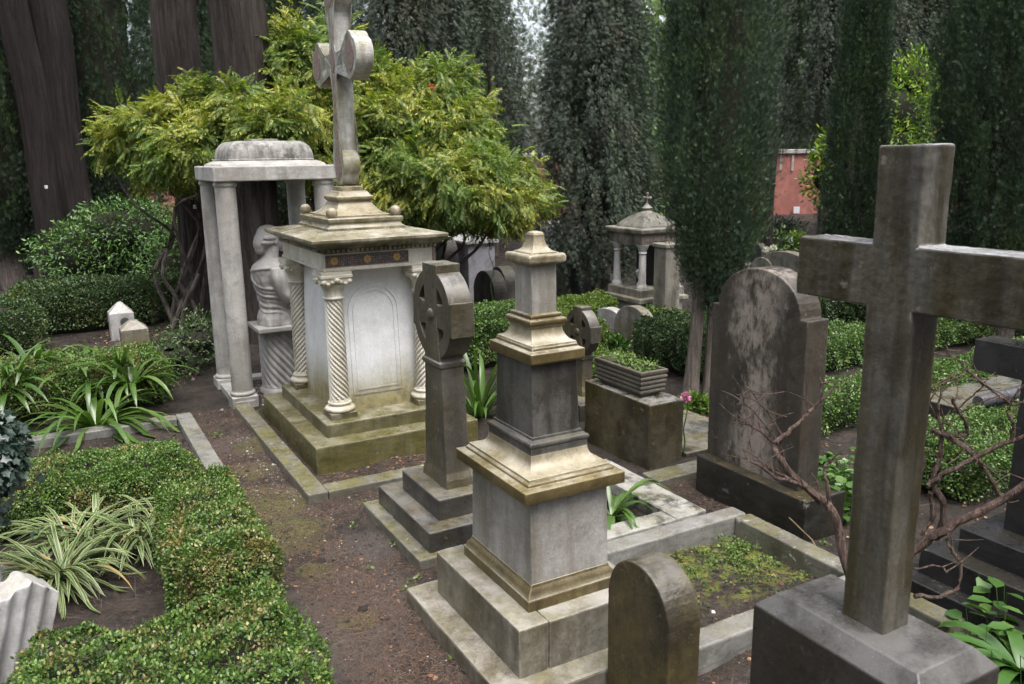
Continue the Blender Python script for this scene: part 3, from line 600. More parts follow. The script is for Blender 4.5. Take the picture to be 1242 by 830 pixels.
while x < ea1-.02:
    box(bm, x, x+.018, eb0-.022, eb0+.012, 1.541, 1.562); x += .036
part(t, 'dentil_row', bm, M['tomblid'], .0)
bm = B()
y = eb0+.05
while y < eb1-.02:
    box(bm, ea0-.022, ea0+.012, y, y+.018, 1.541, 1.562); y += .036
part(t, 'dentil_row', bm, M['tomblid'], .0)
sa0, sa1, sb0, sb1 = 1.60, 2.64, 5.70, 7.09; sc, sd = (sa0+sa1)/2, (sb0+sb1)/2
bm = B(); stack(bm, sc, sd, [((sa1-sa0)/2-.015, (sb1-sb0)/2-.015, 1.61), ((sa1-sa0)/2, (sb1-sb0)/2, 1.622), ((sa1-sa0)/2, (sb1-sb0)/2, 1.645), ((sa1-sa0)/2-.01, (sb1-sb0)/2-.01, 1.65), (.33, .43, 1.68)]); part(t, 'lid', bm, M['tomblid'], .004)
pa, pb = 2.11, 6.39
bm = B(); stack(bm, pa, pb, [(.30, .40, 1.668), (.30, .40, 1.70), (.285, .385, 1.708), (.275, .375, 1.73), (.29, .39, 1.742), (.293, .393, 1.765), (.285, .385, 1.772)]); part(t, 'cross_plinth', bm, M['tomblid'], .004)
bm = B(); pr = [(.235, .31, 1.768), (.235, .31, 1.785)]
for k in range(9):
    u = k/8; pr.append((.23-.10*u**.75, .30-.15*u**.75, 1.785+.085*(u**1.6)))
pr += [(.125, .145, 1.875), (.135, .155, 1.885), (.148, .17, 1.897), (.148, .17, 1.915), (.13, .15, 1.925), (.115, .13, 1.945), (.11, .125, 1.955)]
stack(bm, pa, pb, pr); part(t, 'cross_pedestal', bm, M['cove'], .003)
for sx, sy in ((-1, -1), (1, -1), (1, 1), (-1, 1)):
    bm = B(); sphere(bm, (pa+sx*.25, pb+sy*.345, 1.806), .043, seg=20); lathe(bm, pa+sx*.25, pb+sy*.345, [(.03, 1.768), (.026, 1.778), (.02, 1.785)], 16); part(t, 'ball_finial', bm, M['cove'], 0)
# the cross: mosaic side faces the path, lobed ends
def lobe(cy, cz, dy, dz, r=.135, e=1.0):
    """one rounded, shouldered end, pointing along (dy,dz)"""
    n = 36; out = []
    for k in range(n+1):
        a = -2.2+4.4*k/n; rr = r*(.80+.25*abs(math.cos(1.5*a)))
        u, v = math.cos(a)*rr, math.sin(a)*rr*e
        out.append((cy+dy*u-dz*v, cz+dz*u+dy*v))
    return out
HW = .056; TX = .066
zc, zt, zb = 2.92, 3.40, 2.06; arm = .40
bm = B()
out = lobe(pb, zb+.075, 0, -1, .13)
out += [(pb+HW, zb+.20), (pb+HW, zc-HW), (pb+arm-.125, zc-HW)]
out += [q for q in lobe(pb+arm, zc, 1, 0, .13, 1.3)]
out += [(pb+arm-.125, zc+HW), (pb+HW, zc+HW), (pb+HW, zt-.14)]
out += lobe(pb, zt, 0, 1)
out += [(pb-HW, zt-.14), (pb-HW, zc+HW), (pb-arm+.125, zc+HW)]
out += lobe(pb-arm, zc, -1, 0, .13, 1.3)
out += [(pb-arm+.125, zc-HW), (pb-HW, zc-HW), (pb-HW, zb+.20)]
prism(bm, out, pa-TX, pa+TX)
M['crossface'] = stone('cross_marble', (.42, .42, .41), (.55, .55, .54), stain=(.10, .088, .045), streak=.7, patch=.4, grime=.5, algae=.7, algc=(.12, .105, .04), moss_up=.8, moss=(.11, .10, .03), lichen=.1)
cross = part(t, 'cross', bm, M['crossface'], .006)
bm = B(); stack(bm, pa, pb, [(.085, .10, 1.952), (.085, .10, 1.99)]); part(cross, 'cross_foot', bm, M['cove'], .004, top=t)
def inlay(cy, cz, hy, hz, n=20, deep=0):
    bm = B(); pts = [(cy+hy*math.cos(2*math.pi*k/n), cz+hz*math.sin(2*math.pi*k/n)) for k in range(n)]
    prism(bm, pts, pa-TX-.004-deep, pa-TX+.01); return bm
for cy, cz, hy, hz in ((pb, zb+.075, .075, .09), (pb, zt-.005, .075, .1), (pb-arm, zc, .085, .11), (pb+arm, zc, .085, .11), (pb, zc, .045, .09)):
    part(cross, 'mosaic_inlay', inlay(cy, cz, hy, hz), M['redinlay'], .0, top=t)
for z in np.linspace(zb+.2, zc-.15, 5): part(cross, 'mosaic_inlay', inlay(pb, z, .018, .045), M['redinlay'], .0, top=t)
# kerb round the tomb
t = thing('tomb_kerb', 'long low lichen-spotted stone kerb running along the path round the columned tomb', 'kerb', 1.4, 6.2)
bm = B(); box(bm, 1.305, 1.44, 5.12, 7.50, -.06, .055); part(t, 'side_kerb', bm, M['kerb'], .01)
bm = B(); box(bm, 1.443, 3.05, 5.12, 5.27, -.06, .05); part(t, 'front_kerb', bm, M['kerb'], .01)

# ================================================================== canopy on columns with the bust inside
t = thing('columned_canopy', 'white stone canopy with domed roof carried on smooth round columns, behind the tomb', 'canopy', 1.85, 8.05)
bm = B(); box(bm, 1.335, 1.51, 7.56, 8.56, -.06, .06); part(t, 'side_kerb', bm, M['canopy'], .008)
bm = B(); box(bm, 1.513, 2.41, 8.40, 8.54, -.06, .06); part(t, 'back_kerb', bm, M['canopy'], .008)
for x, y in ((1.425, 7.68), (2.30, 7.68), (1.425, 8.42), (2.24, 8.42)):
    bm = B(); box(bm, x-.115, x+.115, y-.115, y+.115, -.05, .095); part(t, 'column_plinth', bm, M['canopy'], .008)
    bm = B(); pr = [(.105, .093)]
    for k in range(8):
        u = -math.pi/2+math.pi*k/7; pr.append((.098+.016*math.cos(u), .112+.018*math.sin(u)))
    pr += [(.097, .138)]+[(.095-.006*k/10, .14+1.83*k/10) for k in range(11)]+[(.095, 1.975), (.1, 1.983), (.1, 2.0), (.094, 2.006), (.094, 2.022)]
    lathe(bm, x, y, pr, 36); part(t, 'column', bm, M['canopy'], 0)
la0, la1, lb0, lb1 = 1.315, 2.40, 7.56, 8.52; lc, ld = (la0+la1)/2, (lb0+lb1)/2; lh, lk = (la1-la0)/2, (lb1-lb0)/2
bm = B(); stack(bm, lc, ld, [(lh, lk, 2.02), (lh, lk, 2.148)]); part(t, 'entablature', bm, M['canopy'], .01)
bm = B(); stack(bm, lc, ld, [(lh-.075, lk-.065, 2.145), (lh-.085, lk-.075, 2.165), (lh-.13, lk-.11, 2.185), (lh-.15, lk-.13, 2.192)]); part(t, 'roof_step', bm, M['canopy'], .004)
bm = B(); pr = [(lh-.165, lk-.15, 2.19), (lh-.16, lk-.145, 2.2), (lh-.165, lk-.15, 2.212), (lh-.172, lk-.156, 2.215)]
for k in range(12):
    u = k/11*math.pi/2; q = 1-.30*(1-math.cos(u)); pr.append(((lh-.165)*q, (lk-.15)*q, 2.215+.15*math.sin(u)))
stack(bm, lc, ld, pr); stack(bm, lc, ld, [(.12, .11, 2.36), (.12, .11, 2.385)]); dome = part(t, 'dome', bm, M['dome'], .05)

px, py = 1.84, 7.97
t = thing('spiral_pedestal', 'round spiral-fluted stone pedestal carrying the draped bust under the canopy', 'pedestal', px, py)
bm = B(); lathe(bm, px, py, [(.19, -.04), (.19, .03), (.18, .045), (.172, .06)], 40); part(t, 'foot', bm, M['bust'], 0)
bm = B(); zs = np.linspace(.055, .60, 40); lathe(bm, px, py, [(.172, z) for z in zs], 96, (.07, .59, 5.), 15, .016); part(t, 'fluted_shaft', bm, M['bust'], 0)
bm = B(); stack(bm, px, py, [(.18, .18, .598), (.21, .23, .62), (.22, .24, .632), (.22, .24, .668)]); part(t, 'top_slab', bm, M['bust'], .008)
# the bust: one continuous body, voxel-fused from overlapping masses
bm = B()
def ell(c, r, rot=0, seg=20):
    m = Matrix.Translation(c) @ Matrix.Rotation(rot, 4, 'Y') @ Matrix.Diagonal((*r, 1)); bmesh.ops.create_uvsphere(bm, u_segments=seg, v_segments=14, radius=1, matrix=m)
secs = [(.0, .16, .18, -.01), (.07, .155, .175, -.01), (.16, .13, .15, .0), (.24, .135, .155, .0), (.34, .155, .185, .0), (.43, .165, .21, -.012), (.50, .158, .222, -.022), (.555, .14, .215, -.03), (.595, .105, .15, -.025), (.63, .078, .09, -.01), (.68, .07, .074, .005), (.74, .066, .07, .02)]
prev = None
def sl(z, i):
    zs_ = [q[0] for q in secs]; return float(np.interp(z, zs_, [q[i] for q in secs]))
for z in np.linspace(0, .74, 56):
    rx, ry, ox = sl(z, 1), sl(z, 2), sl(z, 3); ring = []
    am = .05*(1 if z < .5 else max(0, 1-(z-.5)/.06))
    for k in range(120):
        a = 2*math.pi*k/120
        f = math.sin(a*5+z*17+.8*math.sin(a*2))+.7*math.sin(a*8-z*13+1)+.4*math.sin(a*13+z*24)
        belt = -.6*math.exp(-((z-.17-.03*math.sin(a+1))/.018)**2)
        fold = 1+am*(abs(f)*.8-.5+belt)
        ring.append(bm.verts.new((ox+rx*fold*math.cos(a), ry*fold*math.sin(a), z)))
    if prev:
        for k in range(120): bm.faces.new((prev[k], prev[(k+1) % 120], ring[(k+1) % 120], ring[k]))
    else: bm.faces.new(ring[::-1])
    prev = ring
bm.faces.new(prev)
def surf(a, z, k=.985):
    return Vector((sl(z, 3)+sl(z, 1)*k*math.cos(a), sl(z, 2)*k*math.sin(a), z))
for z0_, z1_, r_ in ((.50, .26, .017), (.46, .22, .013), (.42, .18, .018), (.37, .14, .012), (.30, .10, .016), (.23, .06, .012)):     # shawl folds running slantwise across the back
    pts = [surf(R(95+235*q/12), z0_+(z1_-z0_)*q/12+.02*math.sin(q*.9)) for q in range(13)]
    tube(bm, smoothline(pts, 3), r_, 8)
pts = [surf(R(20+320*q/16), .525-.03*math.sin(q*.39), 1.0) for q in range(17)]; tube(bm, smoothline(pts, 3), .014, 8)
HS = 1.12; HC = Vector((.01, 0, .80))
def hell(c, r):
    ell(HC+Vector(c)*HS, tuple(q*HS for q in r))
hell((.02, 0, .005), (.092, .074, .105)); hell((.075, 0, -.035), (.042, .05, .06)); hell((.113, 0, -.012), (.016, .014, .028))   # skull, jaw, nose
hell((.092, 0, -.05), (.02, .026, .018)); hell((.085, 0, -.085), (.024, .028, .022)); hell((.085, 0, .025), (.03, .06, .02))     # lips, chin, brow
hell((-.015, 0, .03), (.108, .088, .09)); hell((-.02, 0, .065), (.09, .08, .06)); hell((-.098, 0, -.03), (.052, .06, .068)); hell((-.1, 0, -.075), (.04, .05, .045)); hell((-.07, 0, .0), (.07, .07, .07))  # hair and low knot
for s in (-1, 1):
    hell((.015, s*.076, -.01), (.02, .012, .03)); hell((.03, s*.07, .045), (.055, .025, .03)); hell((-.03, s*.08, .02), (.06, .02, .018)); hell((-.05, s*.07, -.02), (.06, .02, .018))
    ell((.1, s*.1, .40), (.085, .085, .08))
    AR = smoothline([(-.02, s*.185, .53), (-.02, s*.215, .45), (.01, s*.21, .34), (.07, s*.2, .27), (.14, s*.1, .27), (.17, s*.02, .29)], 4)
    tube(bm, AR, [.078-.036*i/(len(AR)-1) for i in range(len(AR))], 14)
bmesh.ops.rotate(bm, verts=bm.verts, cent=(0, 0, 0), matrix=Matrix.Rotation(R(8), 3, 'Z'))
bmesh.ops.translate(bm, verts=bm.verts, vec=(px, py, .668))
o = solo('draped_bust', bm, M['bust'], 'grey marble bust of a draped woman seen from behind with hair in a low knot', 'statue', px, py, .668, bevel=0)
rm = o.modifiers.new('fuse', 'REMESH'); rm.mode = 'VOXEL'; rm.voxel_size = .0075; rm.use_smooth_shade = True
sm = o.modifiers.new('soften', 'SMOOTH'); sm.factor = .5; sm.iterations = 1

# ================================================================== celtic crosses
def celtic(name, label, a, b, z0, zc, Rr, sw0, sw1, st, mats, group, steps, flare=True, top=.05, armlen=None, scale=1.0):
    t = thing(name, label, 'gravestone', a, b, 0, group)
    for k, (x0, x1, y0, y1, h0, h1, m) in enumerate(steps):
        bm = B(); box(bm, x0, x1, y0, y1, h0, h1); part(t, 'step' if k < len(steps)-1 or len(steps) == 1 else 'foot_block', bm, m, .009)
    zt = zc+Rr+top
    bm = B()
    # shaft and upright of the cross
    prof = [(st/2+.012, sw0/2, z0-.01), (st/2+.006, sw0/2-.004, z0+.05), (st/2, sw0/2-.02, z0+.09), (st/2-.006, sw1/2, zc-Rr-.04), (st/2+.008, sw1/2+.01, zc-Rr-.03), (st/2+.008, sw1/2+.01, zc-Rr-.005), (st/2-.002, sw1/2-.006, zc-Rr), (st/2-.002, sw1/2*.72, zc-Rr*.5), (st/2-.002, sw1/2*.62, zc), (st/2-.002, sw1/2*.72, zc+Rr*.5), (st/2-.002, sw1/2-.02, zt)]
    stack(bm, a, b, prof); part(t, 'shaft', bm, mats, .005)
    al = armlen or Rr+.006
    bm = B()
    ring = 40; W0 = Rr*.30
    for r0, r1, th in ((Rr-W0, Rr, st/2-.005),):
        q = []
        for k in range(ring):
            c, s = math.cos(2*math.pi*k/ring), math.sin(2*math.pi*k/ring)
            q.append([bm.verts.new((a+sx, b+rr*c, zc+rr*s)) for sx, rr in ((-th, r0), (-th, r1), (th, r1), (th, r0))])
        for k in range(ring):
            A, C = q[k], q[(k+1) % ring]
            for i in range(4): bm.faces.new((A[i], A[(i+1) % 4], C[(i+1) % 4], C[i]))
    part(t, 'wheel', bm, mats, .003)
    bm = B(); h = sw1*.40; e = st/2-.007
    for s in (-1, 1):
        pts = [(b+s*.01, zc-h*.75), (b+s*al*.45, zc-h*.72), (b+s*al, zc-h*1.05), (b+s*al, zc+h*1.05), (b+s*al*.45, zc+h*.72), (b+s*.01, zc+h*.75)]
        prism(bm, pts, a-e, a+e)
    part(t, 'cross_arms', bm, mats, .005)
    bm = B(); lathe(bm, 0, 0, [(.0001, 0), (.04, 0), (.036, .008), (.02, .016), (.0001, .018)], 18)
    bmesh.ops.scale(bm, verts=bm.verts, vec=(scale,)*3)
    bmesh.ops.rotate(bm, verts=bm.verts, cent=(0, 0, 0), matrix=Matrix.Rotation(-math.pi/2, 3, 'Y')); bmesh.ops.translate(bm, verts=bm.verts, vec=(a-st/2+.004, b, zc))
    part(t, 'boss', bm, mats, 0)
    bm = B(); th = st/2-.04
    pts = [(b+(Rr-.02)*math.cos(2*math.pi*k/32), zc+(Rr-.02)*math.sin(2*math.pi*k/32)) for k in range(32)]
    prism(bm, pts, a-th, a+th); part(t, 'wheel_web', bm, mats, 0)
    return t
celtic('celtic_cross', 'dark stone wheel-headed celtic cross on two dark steps between the path and the pedestal monument', 1.965, 4.362, .295, 1.315, .265, .345, .235, .155, M['celtic'], 'celtic crosses',
       [(1.575, 2.62, 3.91, 4.83, -.06, .052, M['kerb']), (1.66, 2.30, 3.955, 4.765, .045, .172, M['darkstep']), (1.775, 2.19, 4.075, 4.635, .165, .297, M['darkstep'])], top=.03)
q = L(at(702, 505)); zz = hgt(*at(702, 505).xy, 372)
celtic('celtic_cross', 'small dark wheel-headed cross half hidden behind the pedestal monument', q[0]+.1, q[1]+.1, .16, zz-.24, .2, .2, .17, .11, M['celtic'], 'celtic crosses', [(q[0]-.12, q[0]+.32, q[1]-.2, q[1]+.4, -.06, .165, M['darkstep'])], top=.02, scale=.8)

# ================================================================== headstones
def tablet_pts(b, hw, h, kind='round', rise=None, sh=0.0, shz=None):
    r = rise if rise is not None else hw-sh; n = 20
    o = [(b-hw, 0)]
    if sh: o += [(b-hw, shz), (b-hw+sh, shz)]
    for k in range(n+1):
        a = math.pi-math.pi*k/n; o.append((b+(hw-sh)*math.cos(a), h-r+r*math.sin(a)))
    if sh: o += [(b+hw-sh, shz), (b+hw, shz)]
    o.append((b+hw, 0)); return o
def tablet(name, label, a, b, hw, h, th, mat, group=None, rise=None, sh=0.0, shz=None, lean=0.0, bevel=.006, z0=0.0, rot=0.0):
    bm = B(); prism(bm, tablet_pts(0, hw, h+.06, rise=rise, sh=sh, shz=shz), -th/2, th/2)
    bmesh.ops.translate(bm, verts=bm.verts, vec=(0, 0, -.06))
    if lean: bmesh.ops.rotate(bm, verts=bm.verts, cent=(0, 0, 0), matrix=Matrix.Rotation(lean, 3, 'Y'))
    if rot: bmesh.ops.rotate(bm, verts=bm.verts, cent=(0, 0, 0), matrix=Matrix.Rotation(rot, 3, 'Z'))
    bmesh.ops.translate(bm, verts=bm.verts, vec=(a, b, z0))
    return solo(name, bm, mat, label, 'gravestone', a, b, z0, group, bevel)
tablet('rounded_headstone', 'low brown round-topped headstone in front of the pedestal monument', 1.905, 2.325, .19, .672, .155, M['headstone'], 'round-topped headstones', rise=.2)
# the big peeling slab
t = thing('shouldered_headstone', 'tall soot-black shouldered headstone with pale peeling patches on a black base', 'gravestone', 3.78, 3.58)
bm = B(); box(bm, 3.60, 3.93, 3.06, 3.98, -.06, .255); part(t, 'base_block', bm, M['bigbase'], .008)
bm = B(); prism(bm, tablet_pts(3.585, .385, 1.53, sh=.055, shz=1.27, rise=.25), 3.68, 3.855)
for v in bm.verts:
    if v.co.z < .1: v.co.z = .25
part(t, 'slab', bm, M['bighead'], .008)
bm = B()   # sunken field border
part_pts = tablet_pts(3.585, .30, 1.45, rise=.24)

# ================================================================== pedestal block with planter
bm = B(); box(bm, 3.555, 3.865, 4.42, 5.235, -.06, .484); solo('stone_block', bm, M['blockst'], 'square brown wet stone block carrying the ribbed planter', 'pedestal', 3.7, 4.8, bevel=.012)
t = thing('planter', 'grey ribbed cement flower trough standing on the brown stone block', 'planter', 3.71, 4.86, .484)
bm = B(); x0, y0 = 3.71, 4.86; pr = [(.085, .245, .484), (.085, .245, .497), (.102, .268, .508)]
for k in range(4):
    z = .512+.034*k; pr += [(.104+.003*k, .27+.004*k, z), (.112+.003*k, .278+.004*k, z+.008), (.112+.003*k, .278+.004*k, z+.02), (.104+.003*k, .27+.004*k, z+.028)]
pr += [(.12, .288, .652), (.124, .292, .66), (.124, .292, .678), (.118, .286, .682), (.102, .27, .682), (.098, .266, .64), (.001, .001, .638)]
stack(bm, x0, y0, pr); part(t, 'trough', bm, M['trough'], .002)
bm = B(); box(bm, x0-.09, x0+.09, y0-.25, y0+.25, .60, .642); part(t, 'potting_soil', bm, M['soil'], 0)
# kerbs and ledger behind
t = thing('white_grave_kerb', 'pale lichen-mottled marble kerb framing a narrow grave behind the pedestal monument', 'kerb', 3.2, 4.1)
bm = B(); box(bm, 3.10, 3.33, 3.575, 4.62, -.06, .075); part(t, 'side_slab', bm, M['whitekerb'], .008)
bm = B(); box(bm, 2.2, 3.097, 3.575, 3.72, -.06, .07); part(t, 'front_slab', bm, M['whitekerb'], .008)
bm = B(); box(bm, 3.40, 4.62, 4.12, 4.30, -.06, .06); solo('low_kerb', bm, M['kerb'], 'low mossy kerb strip at the foot of the brown stone block', 'kerb', 4, 4.2, bevel=.01)
bm = B(); box(bm, 3.9, 4.62, 4.42, 5.3, -.06, .065); solo('flat_grave_slab', bm, M['darkstep'], 'flat wet grey grave slab between the stone block and the tall black headstone', 'grave slab', 4.2, 4.8, bevel=.01)
# mossy enclosure in front of the big slab
t = thing('grave_kerb', 'grey stone kerb enclosing a mossy grave bed between the monument and the foreground cross', 'kerb', 2.9, 2.95)
bm = B(); box(bm, 2.17, 3.44, 3.355, 3.475, -.06, .115); part(t, 'back_kerb', bm, M['kerbgrey'], .01)
bm = B(); box(bm, 3.345, 3.465, 2.0, 3.352, -.06, .112); part(t, 'side_kerb', bm, M['kerb'], .01)
bm = B(); box(bm, 2.20, 3.342, 2.415, 2.54, -.06, .13); part(t, 'front_kerb', bm, M['kerbgrey'], .01)

# ================================================================== foreground cross
t = thing('stone_cross', 'large wet grey latin cross on a tall square block, right foreground', 'cross', 1.78, 1.28)
bm = B(); stack(bm, 1.778, 1.28, [(.152, .262, -.05), (.152, .262, .955), (.107, .216, 1.0)]); part(t, 'base_block', bm, M['fgbase'], .004)
bm = B(); ax0, ax1, b0, b1 = 1.735, 1.838, 1.210, 1.334
ch = .0
ys, zs_ = [.93, b0, b1, 1.556], [.995, 1.832, 1.984, 2.213]     # one solid piece: shared vertices, no joints
cells = {(1, 0), (1, 1), (1, 2), (0, 1), (2, 1)}; vv = {}
def cv(x, i, k):
    if (x, i, k) not in vv: vv[(x, i, k)] = bm.verts.new((x, ys[i], zs_[k]))
    return vv[(x, i, k)]
for i, k in cells:
    for x in (ax0, ax1): bm.faces.new([cv(x, i, k), cv(x, i+1, k), cv(x, i+1, k+1), cv(x, i, k+1)])
    for (di, dk), (p, q) in {(-1, 0): ((i, k), (i, k+1)), (1, 0): ((i+1, k), (i+1, k+1)), (0, -1): ((i, k), (i+1, k)), (0, 1): ((i, k+1), (i+1, k+1))}.items():
        if (i+di, k+dk) not in cells: bm.faces.new([cv(ax0, *p), cv(ax1, *p), cv(ax1, *q), cv(ax0, *q)])
part(t, 'cross', bm, M['fgcross'], .005)
# black granite stepped cross at the right edge
t = thing('granite_cross', 'polished black granite cross on wide black steps at the right edge', 'cross', 4.2, 2.0)
bm = B(); box(bm, 3.62, 4.75, .9, 2.50, -.06, .08); part(t, 'step', bm, M['granite'], .006)
bm = B(); box(bm, 3.728, 4.62, 1.0, 2.43, .075, .215); part(t, 'step', bm, M['granite'], .006)
bm = B(); box(bm, 3.857, 4.5, 1.1, 2.313, .21, .34); part(t, 'step', bm, M['granite'], .006)
bm = B(); y1 = 2.197; c = 4.0
out = [(y1-.17, .335), (y1-.17, 1.11), (y1-.5, 1.11), (y1-.5, 1.27), (y1-.17, 1.27), (y1-.17, 1.62), (y1, 1.62), (y1, 1.27), (y1+.25, 1.27), (y1+.25, 1.11), (y1, 1.11), (y1, .335)]
prism(bm, out, 4.03, 4.19); part(t, 'cross', bm, M['granite'], .004)
t = None

# ================================================================== left side: kerbs, stones
bm = B(); box(bm, .80, .925, 5.9, 7.42, -.06, .075); solo('path_kerb', bm, M['kerbgrey'], 'straight wet grey kerb stone along the left side of the path', 'kerb', .86, 6.6, bevel=.008)
bm = B(); box(bm, -1.9, .797, 7.28, 7.42, -.06, .075); solo('cross_kerb', bm, M['kerbgrey'], 'grey kerb stone running left from the path behind the arching lily leaves', 'kerb', -.4, 7.3, bevel=.008)
bm = B(); box(bm, -1.4, .35, 4.93, 5.06, -.06, .06); solo('bed_kerb', bm, M['kerbgrey'], 'low pale kerb behind the variegated spider plants', 'kerb', -.4, 5, bevel=.008)
q = L(at(150, 412)); h = hgt(*at(150, 412).xy, 366)
t = thing('gabled_stele', 'small white gabled stele with a dark round medallion in front of the far hedge', 'gravestone', q[0], q[1])
bm = B(); stack(bm, q[0], q[1], [(.14, .14, -.05), (.14, .14, h-.13), (.02, .02, h)]); part(t, 'block', bm, M['farwhite'], .006)
bm = B(); pts = [(q[0]+.03+.055*math.cos(k*math.pi/8), h-.24+.055*math.sin(k*math.pi/8)) for k in range(16)]; prism(bm, pts, q[1]-.15, q[1]-.135, 'y'); part(t, 'medallion', bm, M['bronze'], 0)
q = L(at(165, 425)); h = hgt(*at(165, 425).xy, 388)
bm = B(); stack(bm, q[0], q[1], [(.15, .13, -.05), (.15, .13, h-.1), (.04, .03, h)]); solo('hipped_stone', bm, M['farstone'], 'small beige stone with hipped top beside the white gabled stele', 'gravestone', q[0], q[1], bevel=.006)
q = L(at(52, 345)); h = hgt(*at(52, 345).xy, 279)
t = thing('leaning_post', 'grey leaning stone post with white cap left of the round shrub', 'post', q[0], q[1])
bm = B(); stack(bm, q[0], q[1], [(.12, .1, -.05), (.1, .09, h-.1)])
for v in bm.verts: v.co.x -= v.co.z*.06
part(t, 'shaft', bm, M['farstone'], .006)
bm = B(); lathe(bm, q[0]-(h-.1)*.06, q[1], [(.13, h-.11), (.14, h-.06), (.12, h-.02), (.05, h)], 16); part(t, 'cap', bm, M['farwhite'], 0)
# white broken fluted stone and thin slab at the left edge
p = at(-14, 812, .12); q = L(p); zt = hgt(p.x, p.y, 718)
bm = B(); pts = []
for k in range(25):
    u = k/24; pts.append((-.17+.34*u, zt*(.55+.45*min(1, (1-u)*1.6))+.012*math.sin(u*44)))
pts = [(-.17, 0)]+pts+[(.17, 0)]
A = []; n = 30
for k in range(n):
    u = k/(n-1); yy = -.17+.34*u; zz = zt*1.1*(.72+.28*(1-abs(u-.35)*1.3)); xx = .05+.014*math.cos(u*math.pi*10)
    A.append((yy, xx, zz))
f0 = [bm.verts.new((-x, y, -.05)) for y, x, z in A]; f1 = [bm.verts.new((-x-.03, y, z)) for y, x, z in A]
g0 = [bm.verts.new((x+.06, y, -.05)) for y, x, z in A]; g1 = [bm.verts.new((x+.0, y, z)) for y, x, z in A]
for k in range(n-1):
    bm.faces.new((f0[k], f0[k+1], f1[k+1], f1[k])); bm.faces.new((g0[k+1], g0[k], g1[k], g1[k+1])); bm.faces.new((f1[k], f1[k+1], g1[k+1], g1[k])); bm.faces.new((f0[k+1], f0[k], g0[k], g0[k+1]))
bm.faces.new((f0[0], f1[0], g1[0], g0[0])); bm.faces.new((f0[-1], g0[-1], g1[-1], f1[-1]))
bmesh.ops.rotate(bm, verts=bm.verts, cent=(0, 0, 0), matrix=Matrix.Rotation(R(115), 3, 'Z'))
bmesh.ops.rotate(bm, verts=bm.verts, cent=(0, 0, 0), matrix=Matrix.Rotation(R(14), 3, 'Y'))
bmesh.ops.translate(bm, verts=bm.verts, vec=(q[0], q[1], 0))
solo('broken_marble', bm, M['farwhite'], 'broken fluted piece of white marble leaning at the left edge', 'fragment', q[0], q[1], bevel=.006)
p = atd(-18, 690, 3.55); q = L(p); zt = hgt(p.x, p.y, 592)
bm = B(); box(bm, q[0]-.30, q[0]+.06, q[1]-.05, q[1]+.03, -.05, zt); solo('thin_slab', bm, M['farwhite'], 'upright pale grey slab partly covered with ivy at the left edge', 'gravestone', q[0], q[1], bevel=.008)
IVYP = Vector((p.x, p.y, zt))

# ================================================================== stones further back (each its own)
def hs(label, px, py, top, wpx, th, mat, name='rounded_headstone', group='distant headstones', rise=None, **k):
    p = at(px, py); q = L(p); h = hgt(p.x, p.y, top); hw = wpx*p.y/FPX/2/ST
    return tablet(name, label, q[0], q[1], hw*.9, h, th, mat, group, rise=min(rise or hw*.9, h*.6), **k)
hs('dark round-topped headstone beside the blue-grey stele', 595, 385, 328, 30, .2, M['fardark'])
hs('dark round-topped headstone half hidden just behind another dark one', 611, 374, 323, 22, .2, M['fardark'])
hs('dark rounded stone slab beside the pale stele, behind the celtic wheel', 541, 366, 287, 22, .22, M['fardark'])
hs('small dark round-topped headstone in front of the loose conifer trunk', 702, 364, 331, 20, .15, M['fardark'])
hs('mossy pale round-topped headstone below the little columned shrine', 770, 416, 371, 38, .13, M['farstone'])
hs('small pale arched headstone seen above the tall black headstone', 925, 362, 312, 22, .15, M['farstone'])
hs('wide grey headstone with low curved top behind the foreground cross arm', 952, 366, 305, 34, .18, M['farstone'], rise=.12)
hs('dark oval headstone far back beside the dark cypress', 917, 330, 294, 13, .15, M['fardark'])
hs('tan weathered upright slab below the loose conifer', 682, 356, 309, 22, .2, M['farstone'], name='upright_slab', rise=.05)
hs('tall grey arched headstone far behind the loose conifer trunk', 702, 350, 292, 18, .2, M['farstone'])
hs('narrow grey-white slab behind the yellow leaves of the large shrub', 668, 340, 268, 14, .25, M['farwhite'], name='upright_slab', rise=.05)
hs('pale slab half hidden in the conifer shade beside the shrine', 722, 338, 284, 16, .2, M['farwhite'], name='upright_slab', rise=.1)
hs('pale upright slab at the edge of the yellow-green shrub, left of the conifer', 655, 350, 296, 16, .2, M['farwhite'], name='upright_slab', rise=.05)
hs('mossy tan slab right behind the upper part of the pedestal monument', 690, 350, 316, 16, .2, M['farstone'], name='upright_slab', rise=.04)
hs('small grey rounded stone just left of the tiny stone cross', 718, 362, 336, 15, .14, M['farstone'])
hs('pale small slab beyond the white-capped leaning post', 58, 300, 262, 9, .2, M['farwhite'], name='upright_slab', rise=.05)
hs('small pale stone in the shade at the far left edge', 20, 290, 258, 9, .2, M['farwhite'], name='upright_slab', rise=.05)
hs('white low stone on the ground between the far left hedges', 62, 402, 388, 20, .2, M['farwhite'], name='upright_slab', rise=.04)
hs('grey round-topped stone between cypress stems and tall black headstone', 902, 352, 318, 16, .15, M['farstone'])
hs('dark slab far right below the cross arm beside the hedges', 1150, 405, 372, 18, .15, M['fardark'], name='upright_slab', rise=.04)
hs('low grey stone just behind the hedge, left of the small wheel-headed cross', 655, 392, 362, 18, .15, M['farstone'])
hs('white low stone slab at the foot of the columned shrine hedge', 742, 398, 374, 22, .15, M['farwhite'], name='upright_slab', rise=.05)
hs('dark leaning slab far behind the pedestal monument, under the conifer', 668, 345, 316, 12, .15, M['fardark'], name='upright_slab', rise=.05)
hs('tan low slab between the far conifer and the shrine', 726, 350, 318, 13, .15, M['farstone'], name='upright_slab', rise=.05)
